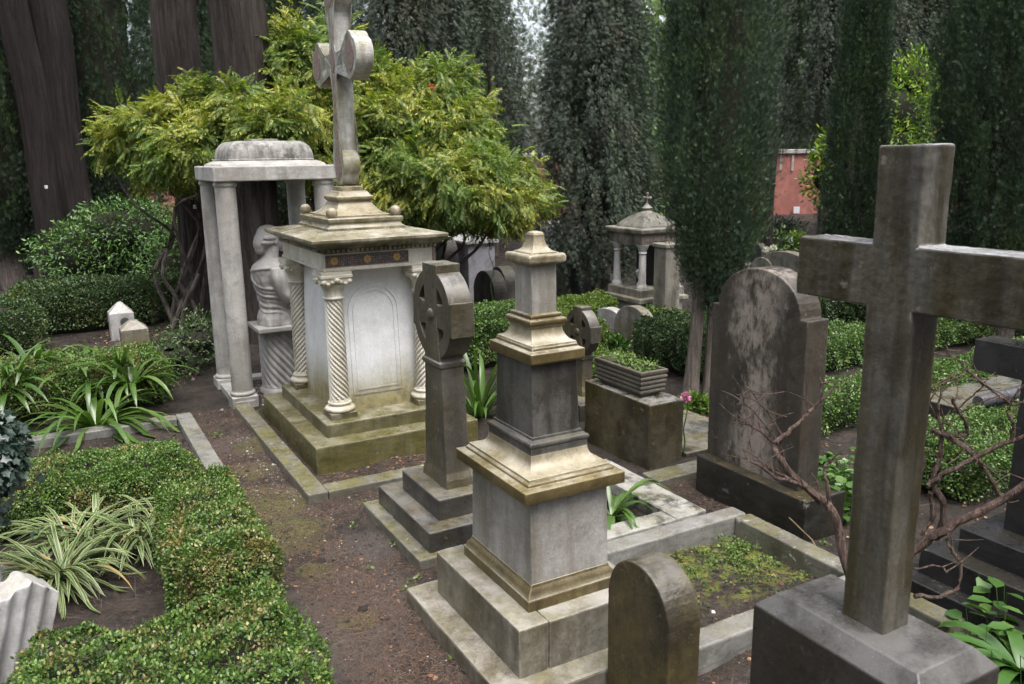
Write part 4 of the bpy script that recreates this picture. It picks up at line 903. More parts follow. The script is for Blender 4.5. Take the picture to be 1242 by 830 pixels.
# blue-grey stele with little pitched roof
p = at(577, 364); q = L(p); h = hgt(p.x, p.y, 294)
t = thing('gabled_stele', 'tall blue-grey stele with a mossy pitched cap behind the celtic cross', 'gravestone', q[0], q[1])
bm = B(); box(bm, q[0]-.22, q[0]+.24, q[1]-.22, q[1]+.24, -.05, h); part(t, 'shaft', bm, M['purplestele'], .008)
bm = B(); stack(bm, q[0]+.01, q[1]+.01, [(.28, .28, h-.002), (.28, .28, h+.04), (.03, .25, h+.16)]); part(t, 'cap', bm, M['farwhite'], .008)
# small cross marker
p = at(735, 368); q = L(p); h = hgt(p.x, p.y, 322)
bm = B(); out = [(-.05, -.05), (-.05, h-.22), (-.17, h-.22), (-.17, h-.12), (-.05, h-.12), (-.05, h), (.05, h), (.05, h-.12), (.17, h-.12), (.17, h-.22), (.05, h-.22), (.05, -.05)]
prism(bm, [(y+q[1], z) for y, z in out], q[0]-.05, q[0]+.05)
solo('cross_marker', bm, M['farstone'], 'small mossy stone cross just left of the columned shrine', 'cross', q[0], q[1])
# columned shrine
p = atd(779, 352, 11.0); q = L(p); ka, kb = q[0]+.29, q[1]+.3; ZL = p.z
def zz(py): return hgt(p.x, p.y, py)
t = thing('columned_shrine', 'little stone shrine with four white colonnettes and a mossy domed roof with iron cross', 'tomb', ka, kb)
bm = B(); box(bm, ka-.36, ka+.36, kb-.36, kb+.36, -.06, zz(366)); part(t, 'pedestal', bm, M['farwhite'], .008)
bm = B(); stack(bm, ka, kb, [(.42, .42, zz(367)), (.42, .42, zz(362)), (.37, .37, zz(361)), (.37, .37, zz(352)), (.36, .36, zz(351))]); part(t, 'ledge', bm, M['farstone'], .006)
zl, zh = zz(351), zz(298)
for sx, sy in ((-1, -1), (1, -1), (1, 1), (-1, 1)):
    bm = B(); H_ = zh-zl; lathe(bm, ka+sx*.28, kb+sy*.28, [(.075, zl), (.075, zl+.03), (.06, zl+.05), (.052, zl+.07), (.046, zl+H_*.8), (.058, zl+H_*.82), (.05, zl+H_*.86), (.085, zh+.005)], 18); part(t, 'colonnette', bm, M['farwhite'], 0)
bm = B(); box(bm, ka+.0, ka+.05, kb-.2, kb+.22, zl, zh-.03); part(t, 'inscription_slab', bm, M['granite'], .004)
bm = B(); lathe(bm, ka-.14, kb-.06, [(.05, zl), (.05, zl+.03), (.02, zl+.08), (.06, zl+.16), (.07, zl+.2), (.05, zl+.23)], 16); part(t, 'urn', bm, M['farwhite'], 0)
bm = B(); stack(bm, ka, kb, [(.34, .34, zh), (.35, .35, zh+.05), (.35, .35, zz(286)), (.40, .40, zz(283)), (.41, .41, zz(279)), (.40, .40, zz(277.5))]); part(t, 'entablature', bm, M['farstone'], .006)
for k in range(5):
    bm = B(); box(bm, ka-.26+.13*k-.028, ka-.26+.13*k+.028, kb-.356, kb-.345, zz(293), zz(287)); part(t, 'red_inlay', bm, M['redinlay'], 0)
bm = B(); pr = []
zr = zz(278)
for k in range(8):
    u = k/7; pr.append((.31*(1-u**1.5*.84), .31*(1-u**1.5*.84), zr+.21*u))
stack(bm, ka, kb, pr); part(t, 'domed_roof', bm, M['shrineroof'], .01)
bm = B(); lathe(bm, ka, kb, [(.09, zr+.19), (.05, zr+.22), (.075, zr+.25), (.03, zr+.29), (.012, zr+.31)], 14)
tube(bm, [(ka, kb, zr+.28), (ka, kb, zr+.44)], .011, 8); tube(bm, [(ka, kb-.065, zr+.385), (ka, kb+.065, zr+.385)], .011, 8)
for dy, dz in ((0, .44), (-.065, .385), (.065, .385)): sphere(bm, (ka, kb+dy, zr+dz), .02, seg=8)
part(t, 'finial_cross', bm, M['farstone'], 0)
p = atd(808, 386, 10.6); q = L(p); h = hgt(p.x, p.y, 300)
bm = B(); box(bm, q[0]-.11, q[0]+.13, q[1]-.10, q[1]+.14, -.05, h); stack(bm, q[0]+.01, q[1]+.02, [(.14, .14, h-.001), (.14, .14, h+.05)]); solo('tan_pillar', bm, M['farstone'], 'plain tan stone pillar right of the shrine, beside the dark cypress', 'pillar', q[0], q[1], bevel=.01)
# dark ledger with tiles at right
p = at(1180, 492, .22); q = L(p)
t = thing('tiled_grave', 'low dark grave slab edged with grey ridge tiles behind the bare shrub', 'grave', q[0]+.5, q[1]+.3)
bm = B(); box(bm, q[0]-.1, q[0]+1.5, q[1]-.0, q[1]+.5, -.06, .2); part(t, 'slab', bm, M['darkstep'], .01)
for k in range(8):
    bm = B(); lathe(bm, 0, 0, [(.05, 0), (.055, .01), (.055, .15), (.045, .17)], 14)
    bmesh.ops.rotate(bm, verts=bm.verts, cent=(0, 0, 0), matrix=Matrix.Rotation(math.pi/2, 3, 'Y')); bmesh.ops.translate(bm, verts=bm.verts, vec=(q[0]+.1+.17*k, q[1]+.02, .225)); part(t, 'ridge_tile', bm, M['blackfig'], 0)
# ================================================================== hedges
HM = [M['box'], M['blockcore'], M['twigtan']]; HD = [M['boxdark'], M['blockcore'], M['twigtan']]; H2_ = [M['box2'], M['blockcore'], M['twigtan']]; HL = [M['boxlight'], M['blockcore'], M['twigtan']]
HG = 'clipped box hedges'
hedge(.34, .80, 3.60, 4.82, .50, .0155, 15000, 'long clipped box hedge with browned patches along the left side of the path', HM, HG, .022)
hedge(-.30, .77, 2.15, 3.52, .40, .0165, 13000, 'broad near box hedge in the bottom left corner', HM, HG, .035)
hedge(-.62, .72, 5.42, 5.98, .35, .0155, 13000, 'low box hedge with rusty top behind the spider plants', HM, HG, .025)
hedge(-1.6, .88, 8.0, 8.8, .46, .02, 8500, 'left box hedge under the strap-leaved lilies near the path', HM, HG, .025)
hedge(-.50, 1.25, 12.15, 13.0, .64, .028, 4500, 'square clipped hedge behind the white gabled stele', HD, HG, .03)
hedge(1.28, 2.3, 12.4, 13.1, .60, .03, 3500, 'shadowy end of the far clipped hedge near the big trunks', HD, HG, .05)
hedge(-1.7, -.12, 11.0, 11.75, .60, .028, 4000, 'dark untidy hedge block at the left edge', HD, HG, .035)
hedge(-4.2, -1.3, 17.2, 18.2, .85, .04, 2200, 'far dark hedge left of the leaning post', HD, HG, .05)
hedge(3.25, 4.75, 7.5, 8.15, .62, .022, 7000, 'clipped hedge between the celtic cross and the pedestal monument', H2_, HG, .03)
hedge(5.55, 6.7, 8.95, 9.5, .34, .022, 6000, 'low bright hedge in front of the small dark headstone and conifer', HL, HG, .025)
hedge(4.95, 5.3, 7.25, 8.7, .42, .022, 6000, 'small hedge beside the little wheel-headed cross', HL, HG, .03)
hedge(4.45, 4.85, 6.1, 7.1, .30, .02, 6000, 'low yellow-green hedge behind the planter', HL, HG, .04)
hedge(5.35, 6.5, 5.75, 7.05, .50, .022, 6500, 'square dark hedge beside the cypress trunks', HD, HG, .03)
hedge(6.5, 11.5, 5.55, 6.05, .36, .022, 5200, 'far row of clipped hedge right of the tall black headstone', H2_, HG, .03)
hedge(4.75, 9.5, 4.24, 4.68, .345, .021, 6000, 'middle row of clipped hedge seen through the bare shrub', H2_, HG, .03)
hedge(4.78, 7.5, 2.84, 3.5, .36, .02, 7500, 'near row of clipped hedge behind the bare branches and granite cross', H2_, HG, .03)
hedge(8.2, 13.0, 7.0, 7.6, .45, .03, 2600, 'farthest right hedge beneath the big dark cypress', HD, HG, .04)

def foliage(name, g, mats, parent=None, org=(0, 0, 0)):
    me = g.mesh(name, org); o = bpy.data.objects.new(name, me); COL.objects.link(o)
    for m in mats: me.materials.append(m)
    if parent: o.parent = parent
    else: o.location = org
    return o
# ================================================================== strap-leaved plants
def strap(g, base, n, ln, w, spread=.9, droop=1.0, up=.9, mi=0, seg=9, twist=.3):
    for k in range(n):
        a = random.uniform(0, 2*math.pi); l = ln*random.uniform(.6, 1.1); el = up*random.uniform(.38, 1.0)
        p = np.array(base, float)+np.array([math.cos(a), math.sin(a), 0])*random.uniform(0, .05); d = np.array([math.cos(a)*spread*(1.25-el), math.sin(a)*spread*(1.25-el), el]); d /= np.linalg.norm(d)
        side = np.array([-math.sin(a), math.cos(a), 0]); V = []; U = []; dr = droop*random.uniform(.95, 1.7); ww = w*random.uniform(.75, 1.15); cur = random.uniform(-.5, .5)
        for s in range(seg+1):
            t = s/seg; wd = ww*(.55+.45*min(1, t*4))*(1 if t < .55 else max(.04, 1-((t-.55)/.45)**1.8)); sd = side*math.cos(twist*t)+np.array([0, 0, math.sin(twist*t*cur)])
            c = np.cross(d, sd)*wd*.22
            V += [p-sd*wd+c, p, p+sd*wd+c]; U += [(0, t), (.5, t), (1, t)]
            d = d+np.array([0, 0, -dr*1.35/seg*(t+.25)*1.6])+side*cur*.06; d /= np.linalg.norm(d); p = p+d*l/seg
            if p[2] < .015: p[2] = .015
        F = [(3*s+j, 3*s+j+1, 3*s+j+4, 3*s+j+3) for s in range(seg) for j in (0, 1)]
        g.add(np.array(V), np.array(F), mi, np.array(U, np.float32))
def strap_plant(name, label, px, py, n, ln, w, mat, group, z=0.0, clumps=1, sp=.2, cat='plant', **k):
    p = at(px, py, z); g = Geo()
    for c in range(clumps):
        strap(g, (p.x+random.uniform(-sp, sp)*(clumps > 1), p.y+random.uniform(-sp, sp)*(clumps > 1), z), n, ln, w, **k)
    o = foliage(name, g, [mat], None, p); return tag(o, label, cat, group)
AG = 'strap-leaved lilies'
strap_plant('strap_leaf_lily', 'arching glossy lily leaves spilling over the cross kerb left of the path', 118, 520, 60, .92, .024, M['strap'], AG, droop=1.0, up=.8)
strap_plant('strap_leaf_lily', 'dense lily clump at the far left above the left hedge', 60, 468, 34, .66, .024, M['strap'], AG, .26, droop=1.0, clumps=4, sp=.42)
strap_plant('strap_leaf_lily', 'lily clump with arching tips above the left hedge next to the path', 160, 466, 30, .62, .022, M['strap'], AG, .26, droop=1.0, clumps=2, sp=.2)
strap_plant('strap_leaf_lily', 'upright bright lily clump between the celtic cross and the pedestal monument', 582, 506, 44, .78, .022, M['strap'], AG, droop=.75, up=1.05)
strap_plant('strap_leaf_lily', 'lily with drooping leaves behind the right shoulder of the pedestal monument', 742, 628, 40, .52, .014, M['strap'], AG, droop=1.25)
SP = 'variegated spider plants'
for lab, px, py in (('variegated spider plant nearest the near hedge', 80, 705), ('variegated spider plant with cream edges in the middle of the bed', 105, 655), ('variegated spider plant beside the long hedge', 170, 655)):
    strap_plant('spider_plant', lab, px, py, 44, .50, .0105, M['varieg'], SP, .04, droop=.8, clumps=3, sp=.1, seg=8, up=.75)
p = at(1195, 800, .15)
strap_plant('strap_leaf_lily', 'broad-leaved lily in the bottom right corner below the granite steps', 1240, 815, 46, .55, .028, M['acanthus'], AG, .1, droop=1.25, up=.65)

def blobcrown(g, blobs, n, size, tmpl, mi=0, drop=0.0, inner=.72, upb=.2, jitter=.5, gap=.0, lump=.18, thick=.25, nup=.5):
    """leaves spread through lumpy ellipsoid shells"""
    vol = np.array([b[3]*b[4]+b[4]*b[5]+b[3]*b[5] for b in blobs]); vol = vol/vol.sum()
    for (cx, cy, cz, rx, ry, rz), v in zip(blobs, vol):
        m = int(n*v); d = nrm(rnd(m)); rr = 1-np.abs(RNG.normal(size=m))*thick+lump*wob(d*2.2+[cx, cy, cz], 2.3)+lump*.7*wob(d*5+[cy, cz, cx], 2.6)
        P = np.array([cx, cy, cz])+d*rr[:, None]*[rx, ry, rz]
        keep = np.ones(m, bool)
        if gap: keep = wob(P, 5.5/max(rx, .4)) > (gap-1)
        keep &= P[:, 2] > .02
        # not inside another blob
        for (ox, oy, oz, qx, qy, qz) in blobs:
            if (ox, oy, oz) != (cx, cy, cz):
                e = (((P-[ox, oy, oz])/[qx, qy, qz])**2).sum(1); keep &= e > .5
        P = P[keep]; d = d[keep]; m = len(P)
        Y = d*.7+rnd(m, jitter); Y[:, 2] += upb-drop
        N = d*.5+rnd(m, .4); N[:, 2] += nup
        inst(g, tmpl, P, Y, N, size*RNG.uniform(.6, 1.2, m), mi)
def branch_bm(bm, p0, p1, r0, r1, wig=.08, n=6):
    p0, p1 = Vector(p0), Vector(p1); l = (p1-p0).length; pts = []
    for k in range(n+1):
        t = k/n; q = p0.lerp(p1, t)
        if 0 < k: q += Vector((random.uniform(-1, 1), random.uniform(-1, 1), random.uniform(-.5, .5)))*l*wig*min(1, t*1.5)
        pts.append(q)
    pts = smoothline(pts, 3); tube(bm, pts, [r0+(r1-r0)*i/(len(pts)-1) for i in range(len(pts))], 7); return pts
def wmesh(name, bm, mat, parent, org, smooth=True):
    bmesh.ops.translate(bm, verts=bm.verts, vec=-Vector(org)); bmesh.ops.recalc_face_normals(bm, faces=bm.faces)
    me = bpy.data.meshes.new(name); bm.to_mesh(me); bm.free(); return fin(name, me, mat, parent, 0, smooth)

# ================================================================== cypresses
def cyp_mesh(h, r, z0, n, size, prof='col', grey=False, seed=0, gaps=0.0, core=.62, cl=60, S4=1.5):
    g = Geo(); u = RNG.random(n); zz_ = z0+(h-z0)*u
    def rad(z):
        t = np.clip((z-z0)/(h-z0), 0, 1)
        if prof == 'col': return r*np.clip(np.minimum((t/.16)**.6, 1), .2, 1)*(1-t**2.0)**.75*1.06+.02
        if prof == 'cone': return r*np.clip(np.minimum((t/.12)**.5, 1), .3, 1)*(1-t**1.7)**1.0+.02
        return r*np.clip(np.minimum((t/.08)**.5, 1), .3, 1)*(1-t**1.4)**.9+.03
    th = RNG.uniform(0, 2*math.pi, n); c, s = np.cos(th), np.sin(th)
    d0 = np.stack([c*1.3*r*2, s*1.3*r*2, zz_], 1)+seed*3.7
    lump = 1+.16*wob(d0, 2.4/r*.7)+.10*wob(d0*[1, 1, .45], 7)
    # sprays grow in small upright (or hanging) clumps: pick clump centres, then scatter tufts inside each
    nc = max(60, n//cl); ci = RNG.integers(0, nc, n); rr = (rad(zz_)*lump)[:nc]*(1.04-np.abs(RNG.normal(size=nc))*(.20 if not gaps else .34))
    cP = np.stack([c[:nc]*rr, s[:nc]*rr, zz_[:nc]], 1); sz = size*S4*RNG.uniform(2.0, 4.2, nc)
    off = rnd(n); tt = RNG.uniform(0, 1, n); sgn = 1.0 if not gaps else -1.0
    out0 = np.stack([c[:nc], s[:nc], np.zeros(nc)], 1)[ci]
    P = cP[ci]+off*(sz[ci]*.15*(1.1-tt))[:, None]*[1, 1, 1.3]+(tt*sz[ci]*1.5*sgn)[:, None]*np.array([0, 0, 1.0])+out0*(sz[ci]*(.42*np.sin(tt*2.2)))[:, None]
    c, s = c[:nc][ci], s[:nc][ci]
    if gaps:
        k = wob(cP*[1, 1, .6]+seed*3.7, 4.2)[ci] > (-1+gaps*1.2); P, c, s = P[k], c[k], s[k]
    P[:, 2] = np.maximum(P[:, 2], .05)
    m = len(P); out = np.stack([c, s, np.zeros(m)], 1)
    Y = out*(.6 if not gaps else .5)+rnd(m, .34); Y[:, 2] += 1.0 if not gaps else -.45
    N = out*.8+rnd(m, .5)
    inst(g, TUFT3, P, Y, N, size*RNG.uniform(.6, 1.25, m), 0)
    # solid dark core in place of inner twigs, added to block light
    if core:
        zs = np.linspace(z0+.25*r, h-.1*(h-z0), 24); k = 14; V = []
        for z in zs:
            for i in range(k):
                a = 2*math.pi*i/k; q = rad(np.array([z]))[0]*core*(1+.15*math.sin(3*a+z*5+seed)); V.append((q*math.cos(a), q*math.sin(a), z))
        F = [(j*k+i, j*k+(i+1) % k, (j+1)*k+(i+1) % k, (j+1)*k+i) for j in range(len(zs)-1) for i in range(k)]
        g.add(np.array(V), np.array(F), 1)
    return g.mesh('crown')
def trunk_mesh(h, r0, r1, seg=14, ridg=.12, flare=.35, lean=(0, 0), seed=0):
    bm = B(); n = max(8, int(h/.18)); rings = []
    for k in range(n+1):
        t = k/n; z = h*t-.08; r = r0+(r1-r0)*t+r0*flare*math.exp(-t*h/.28)
        ring = []
        for i in range(seg):
            a = 2*math.pi*i/seg; rr = r*(1+ridg*(.5*math.sin(5*a+seed+.8*math.sin(z*1.3))+.5*math.sin(9*a+seed*2+z*.7)+.35*math.sin(17*a-z*.9)+(.22*math.sin(31*a+1.3*math.sin(z*2.1))+.16*math.sin(43*a-2*math.sin(z*1.4)) if seg > 60 else 0)))
            ring.append(bm.verts.new((lean[0]*z+.03*math.sin(z*1.7+seed)+rr*math.cos(a), lean[1]*z+.03*math.cos(z*1.3+seed)+rr*math.sin(a), z)))
        rings.append(ring)
    for A, C in zip(rings, rings[1:]):
        for i in range(seg): bm.faces.new((A[i], A[(i+1) % seg], C[(i+1) % seg], C[i]))
    bm.faces.new(rings[-1]); me = bpy.data.meshes.new('trunk'); bm.to_mesh(me); bm.free(); return me
def tree(name, label, p, crown, trunk, cm, tm, group, cat='tree', rz=0.0, s=1.0, cat2=None):
    o = wthing(name, label, cat, p, group, rz); o.scale = (s, s, s)
    out = []
    for nm, me, mm in (('crown', crown, cm), ('trunk', trunk, tm)):
        if me is None: continue
        c = bpy.data.objects.new(nm, me); COL.objects.link(c); c.parent = o
        if not me.materials:
            for m in mm: me.materials.append(m)
        if nm == 'trunk': me.polygons.foreach_set('use_smooth', [True]*len(me.polygons))
    return o
CM, CG = [M['cyp'], M['blockcore']], [M['cypgrey'], M['blockcore']]
def gp(px, y): # ground point under pixel column px at world depth y (column measured near the horizon row)
    d = ray(px, 300); return Vector((d.x/d.y*y, y, 0))
pA = W(5.02, 5.66)
cy = cyp_mesh(6.6, .335, .78, 110000, .048, seed=1, S4=2)
tA = wthing('cypress', 'dark columnar cypress on thin pale twin stems right of the shrine', 'tree', pA, 'cypress trees')
c = bpy.data.objects.new('crown', cy); COL.objects.link(c); c.parent = tA; c.location = (.17, .05, 0); [cy.materials.append(m) for m in CM]
for dx, r in ((0, .062), (.13, .035)):
    tm = trunk_mesh(2.2, r, r*.8, 12, .08, .5, (.03 if dx else .02, .02), seed=dx*9); c = bpy.data.objects.new('trunk', tm); COL.objects.link(c); c.parent = tA; c.location = (dx, .05*(dx > 0), 0); tm.materials.append(M['barkgrey'])
    tm.polygons.foreach_set('use_smooth', [True]*len(tm.polygons))
p = gp(1030, 10.8); tree('cypress', 'slim columnar cypress behind the foreground cross arm', p, cyp_mesh(5.1, .24, .15, 80000, .055, seed=2, S4=1.8, prof='cone'), trunk_mesh(3, .12, .1), CM, [M['barkgrey']], 'cypress trees')
p = gp(1222, 9.6); tree('cypress', 'big dense cypress at the right edge behind the foreground cross', p, cyp_mesh(6.9, .9, .35, 180000, .06, seed=3, S4=1.9, prof='cone'), trunk_mesh(3, .16, .13), CM, [M['barkgrey']], 'cypress trees')
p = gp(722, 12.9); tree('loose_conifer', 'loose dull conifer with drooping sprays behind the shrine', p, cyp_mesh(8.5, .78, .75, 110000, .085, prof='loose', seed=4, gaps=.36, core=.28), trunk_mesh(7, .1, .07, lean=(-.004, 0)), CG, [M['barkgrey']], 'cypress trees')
# shared crowns for the belt of trees behind
far1 = cyp_mesh(11, 1.2, .6, 100000, .10, seed=5); far2 = cyp_mesh(13, 1.9, 1.0, 140000, .12, prof='loose', seed=6, gaps=.2, core=.5); far3 = cyp_mesh(10, .85, .3, 80000, .09, seed=7)
far4 = cyp_mesh(12, 1.6, 3.1, 90000, .115, prof='loose', seed=8, gaps=.2, core=.45)
ft = trunk_mesh(6, .2, .16, 12)
belt = [ # px, depth, crown, scale, label
 (150, 16.5, far3, 1.0, 'dark narrow cypress between the left trunks'), (112, 21, far1, 1.0, 'dark cypress behind the double trunk at the left'),
 (10, 15, far3, 1.15, 'dark ragged cypress at the left edge'), (48, 24, far2, 1.0, 'shadowy conifer far left behind the double trunk'),
 (266, 20, far1, .95, 'dark cypress seen between the two big trunks'), (345, 18, far1, .95, 'dark cypress right of the big brown trunk'), 
 (520, 18, far2, .95, 'broad dark conifer above the yellow-green shrub'), (562, 21.5, far2, .9, 'broad dark conifer with bare pale trunk left of the loose one'), 
  (728, 18.5, far1, .7, 'dark cypress just right of the loose conifer'), 
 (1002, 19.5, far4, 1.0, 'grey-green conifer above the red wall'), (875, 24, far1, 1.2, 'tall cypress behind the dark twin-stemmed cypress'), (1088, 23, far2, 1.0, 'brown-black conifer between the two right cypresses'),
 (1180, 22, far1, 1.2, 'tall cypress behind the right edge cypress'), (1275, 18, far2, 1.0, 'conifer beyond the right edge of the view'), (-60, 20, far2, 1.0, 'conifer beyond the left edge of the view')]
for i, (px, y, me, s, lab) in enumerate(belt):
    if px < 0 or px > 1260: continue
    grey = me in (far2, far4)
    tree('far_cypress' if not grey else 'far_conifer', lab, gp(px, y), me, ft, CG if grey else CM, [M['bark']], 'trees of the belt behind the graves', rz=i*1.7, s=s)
# distant bright tree
g = Geo(); q = gp(806, 31); blobcrown(g, [(0, 0, 4.2, 1.7, 2.0, 3.2)], 6000, .3, LEAF_BOX, jitter=.8)
tree('bright_tree', 'pale bright green tree far off in the gap right of the loose conifer', q, g.mesh('crown'), trunk_mesh(4, .16, .1), [M['pale']], [M['bark']], None)
g = Geo(); q = gp(1012, 32); blobcrown(g, [(0, 0, 6, 2.2, 2.0, 4.5), (0.2, 0, 10, 2.0, 1.5, 2.5)], 6000, .3, LEAF_BOX, jitter=.8)
tree('bright_tree', 'pale green tree far off beyond the slim cypress top', q, g.mesh('crown'), trunk_mesh(4, .16, .1), [M['pale']], [M['bark']], None)
# the dark wood that closes the view
g = Geo()
for k in range(46):
    x = -36+72*k/45+random.uniform(-1, 1); y = 36+random.uniform(-2, 5); hgt_ = random.uniform(9, 15)
    if 4.2 < x < 8.2 or -17 < x < -13.5: hgt_ = 6.5
    elif -1.2 < x < 2.2: hgt_ = 9.0
    blobcrown(g, [(x, y, hgt_*.45, random.uniform(1.7, 2.6), 1.5, hgt_*.5)], 2000, .42, TUFT, jitter=.6, thick=.35)
for k in range(44):     # unseen ring of wood round the viewer, added to block low sky light
    an = math.pi*(1.0+k/43)+random.uniform(-.03, .03); rr_ = random.uniform(15, 18); hgt_ = random.uniform(12, 17); ex = 1.35 if abs(math.cos(an)) > .6 else 1.0
    blobcrown(g, [(rr_*math.cos(an)*ex, rr_*math.sin(an)+2, hgt_*.48, 1.9, 1.9, hgt_*.52)], 1300, .55, TUFT, jitter=.6, thick=.3)
o = foliage('far_wood_and_blocker', g, [M['woodfar']], None, (0, 36, 0)); o['kind'] = 'stuff'; tag(o, 'dark wood of evergreens closing the view beyond the cemetery wall, with an added unseen ring round the viewer', 'wood')

# ================================================================== big trunks on the left
def bigtrunk(label, px, y, w, h=9, lean=(0, 0), mat='bark', seed=1, z=0):
    p = gp(px, y); me = trunk_mesh(h, w/2, w/2*.82, 96, .065, .28, lean, seed)
    o = bpy.data.objects.new('tree_trunk', me); COL.objects.link(o); me.materials.append(M[mat]); o.location = p
    me.polygons.foreach_set('use_smooth', [True]*len(me.polygons))
    return tag(o, label, 'tree', 'big cypress trunks')
bigtrunk('massive brown-grey trunk directly behind the canopy roof', 313, 10.3, .66, 9, (-.012, 0), 'barkmid', seed=2)
bigtrunk('massive trunk just left of the canopy, second from the tomb cross', 244, 11.6, .60, 9, (-.01, 0), 'barkmid', seed=5)
bigtrunk('right one of the dark double trunk at the far left', 100, 14.5, .62, 10, (-.028, 0), 'barkdark', 7)
bigtrunk('left one of the dark double trunk, slightly leaning', 74, 14.2, .52, 10, (-.05, 0), 'barkdark', 9)
bigtrunk('thin dark trunk at the far left edge', 40, 17, .26, 9, (-.03, 0), 'barkdark', 4)
bigtrunk('dark trunk behind the red wall gap beside the twin-stemmed cypress', 930, 17, .24, 3.6, (0, 0), 'barkdark', 3)
bigtrunk('pale thin trunk above the yellow-green shrub', 600, 19, .17, 10, (0, 0), 'barkgrey', 3)
# number tags on the trunks
def textobj(txt, size, mat):
    cu = bpy.data.curves.new('lettering', 'FONT'); cu.body = txt; cu.size = size; cu.align_x = 'CENTER'; cu.align_y = 'CENTER'; cu.extrude = .0012
    o = bpy.data.objects.new('lettering', cu); COL.objects.link(o); dg = bpy.context.evaluated_depsgraph_get(); me = bpy.data.meshes.new_from_object(o.evaluated_get(dg)); bpy.data.objects.remove(o)
    me.name = 'lettering'; o = bpy.data.objects.new('lettering', me); COL.objects.link(o); me.materials.clear(); me.materials.append(mat); return o
def tagplate(label, px, py, y, w, h, txt, inkm):
    p = atd(px, py, y); t = wthing('number_tag', label, 'sign', p, 'number tags on trunks', math.atan2(-p.x, p.y)*.6)
    bm = B(); box(bm, -w/2, w/2, -.006, .0, -h/2, h/2); me = bpy.data.meshes.new('plate'); bm.to_mesh(me); bm.free(); fin('plate', me, M['tagwhite'], t, .002)
    s = textobj(txt, h*.75, inkm); s.parent = t; s.location = (0, -.0065, 0); s.rotation_euler = (math.pi/2, 0, 0)
tagplate('white number plate on the dark trunk under the canopy roof', 291, 235, 10.24, .085, .075, '23', M['ink'])
tagplate('small white number plate on the trunk left of the canopy', 238, 251, 11.27, .075, .05, '22', M['ink'])
tagplate('tiny white plate on the dark double trunk', 56, 227, 13.9, .045, .05, '21', M['ink'])
# dark mass behind the bust: the big trunk, its bark colour darkened for shade


# ================================================================== shrubs
def shrub(name, label, p, blobs, n, size, tmpl, mat, group=None, stems=5, sr=.03, cat='shrub', bark='bark', flowers=None, top=.7, corek=.55, **k):
    t = wthing(name, label, cat, p, group); g = Geo(); blobcrown(g, blobs, n, size, tmpl, **k)
    if corek:
        for (cx, cy, cz, rx, ry, rz) in blobs:
            bm = B(); sphere(bm, (0, 0, 0), 1, seg=12); V = np.array([v.co[:] for v in bm.verts]); bm.verts.index_update()
            F4 = np.array([[v.index for v in f.verts] for f in bm.faces if len(f.verts) == 4]); bm.free()
            g.add(V*[rx*corek, ry*corek, rz*corek]+[cx, cy, cz], F4, 1)
    me = g.mesh('crown'); c = bpy.data.objects.new('crown', me); COL.objects.link(c); c.parent = t; me.materials.append(M[mat]); me.materials.append(M['blockcore'])
    bm = B()
    for i in range(stems):
        b = random.choice(blobs); branch_bm(bm, (random.uniform(-.12, .12), random.uniform(-.12, .12), -.05), (b[0]+random.uniform(-.5, .5)*b[3], b[1]+random.uniform(-.5, .5)*b[4], b[2]+.4*b[5]), sr, sr*.3)
    wmesh('stems', bm, M[bark], t, (0, 0, 0)); return t
p = gp(158, 13.6)
shrub('round_shrub', 'big rounded glossy dark green shrub left of the canopy', p, [(-.55, 0, .75, .95, .8, .62), (.45, .1, .82, .95, .8, .72), (0, -.1, 1.1, .9, .7, .52), (1.0, .1, .6, .5, .6, .6)], 15000, .075, LEAF_LONG, 'camellia', stems=9, jitter=.55, thick=.16, upb=-.1, corek=.72)
p = W(1.0, 9.1)
shrub('low_shrub', 'low feathery shrub at the foot of the canopy columns beside the path', p, [(0, 0, .2, .4, .5, .24), (.2, .35, .3, .4, .5, .3), (-.05, .8, .25, .4, .5, .3)], 3500, .05, LEAF_LONG, 'boxdark', stems=12, sr=.008, jitter=.6, upb=.1, thick=.35, corek=.4)
p = gp(205, 12.6)
shrub('low_shrub', 'dark shrub in shade between the far hedge and the canopy', p, [(0, 0, .6, .5, .5, .6), (.3, .2, .9, .5, .5, .5)], 3000, .075, LEAF_LONG, 'camellia', stems=5, thick=.3, corek=.6)
p = gp(20, 24)
shrub('low_shrub', 'green shrub far left in front of the red wall', p, [(0, 0, 1.0, 1.6, 1, 1.0), (1.5, 0, .8, 1.0, 1, .8)], 3000, .14, LEAF_BOX, 'camellia', stems=4)
# yellow-green pinnate shrub, in two masses
def wshrub(label, p, blobs, n, size, stems, seed):
    t = wthing('pinnate_shrub', label, 'shrub', p, 'yellowing pinnate shrubs'); g = Geo()
    blobcrown(g, blobs, n, size, PINNATE, drop=.45, upb=.1, jitter=.5, thick=.26, lump=.34, gap=.40, nup=.9)
    for (cx, cy, cz, rx, ry, rz) in blobs:
        bm = B(); sphere(bm, (0, 0, 0), 1, seg=12); V = np.array([v.co[:] for v in bm.verts]); bm.verts.index_update(); F4 = np.array([[v.index for v in f.verts] for f in bm.faces if len(f.verts) == 4]); bm.free()
        V = V*(1+.2*wob(V*2, 3))[:, None]; g.add(V*[rx*.40, ry*.40, rz*.40]+[cx, cy, cz], F4, 1)
    me = g.mesh('crown'); c = bpy.data.objects.new('crown', me); COL.objects.link(c); c.parent = t; me.materials.append(M['wist']); me.materials.append(M['blockcore'])
    bm = B()
    for i in range(stems):
        b = blobs[i % len(blobs)]; branch_bm(bm, (random.uniform(-.3, .3), random.uniform(-.2, .2), -.05), (b[0]+random.uniform(-.4, .4)*b[3], b[1], b[2]+.3*b[5]), .035, .008, .12)
    wmesh('stems', bm, M['bark'], t, (0, 0, 0)); return t
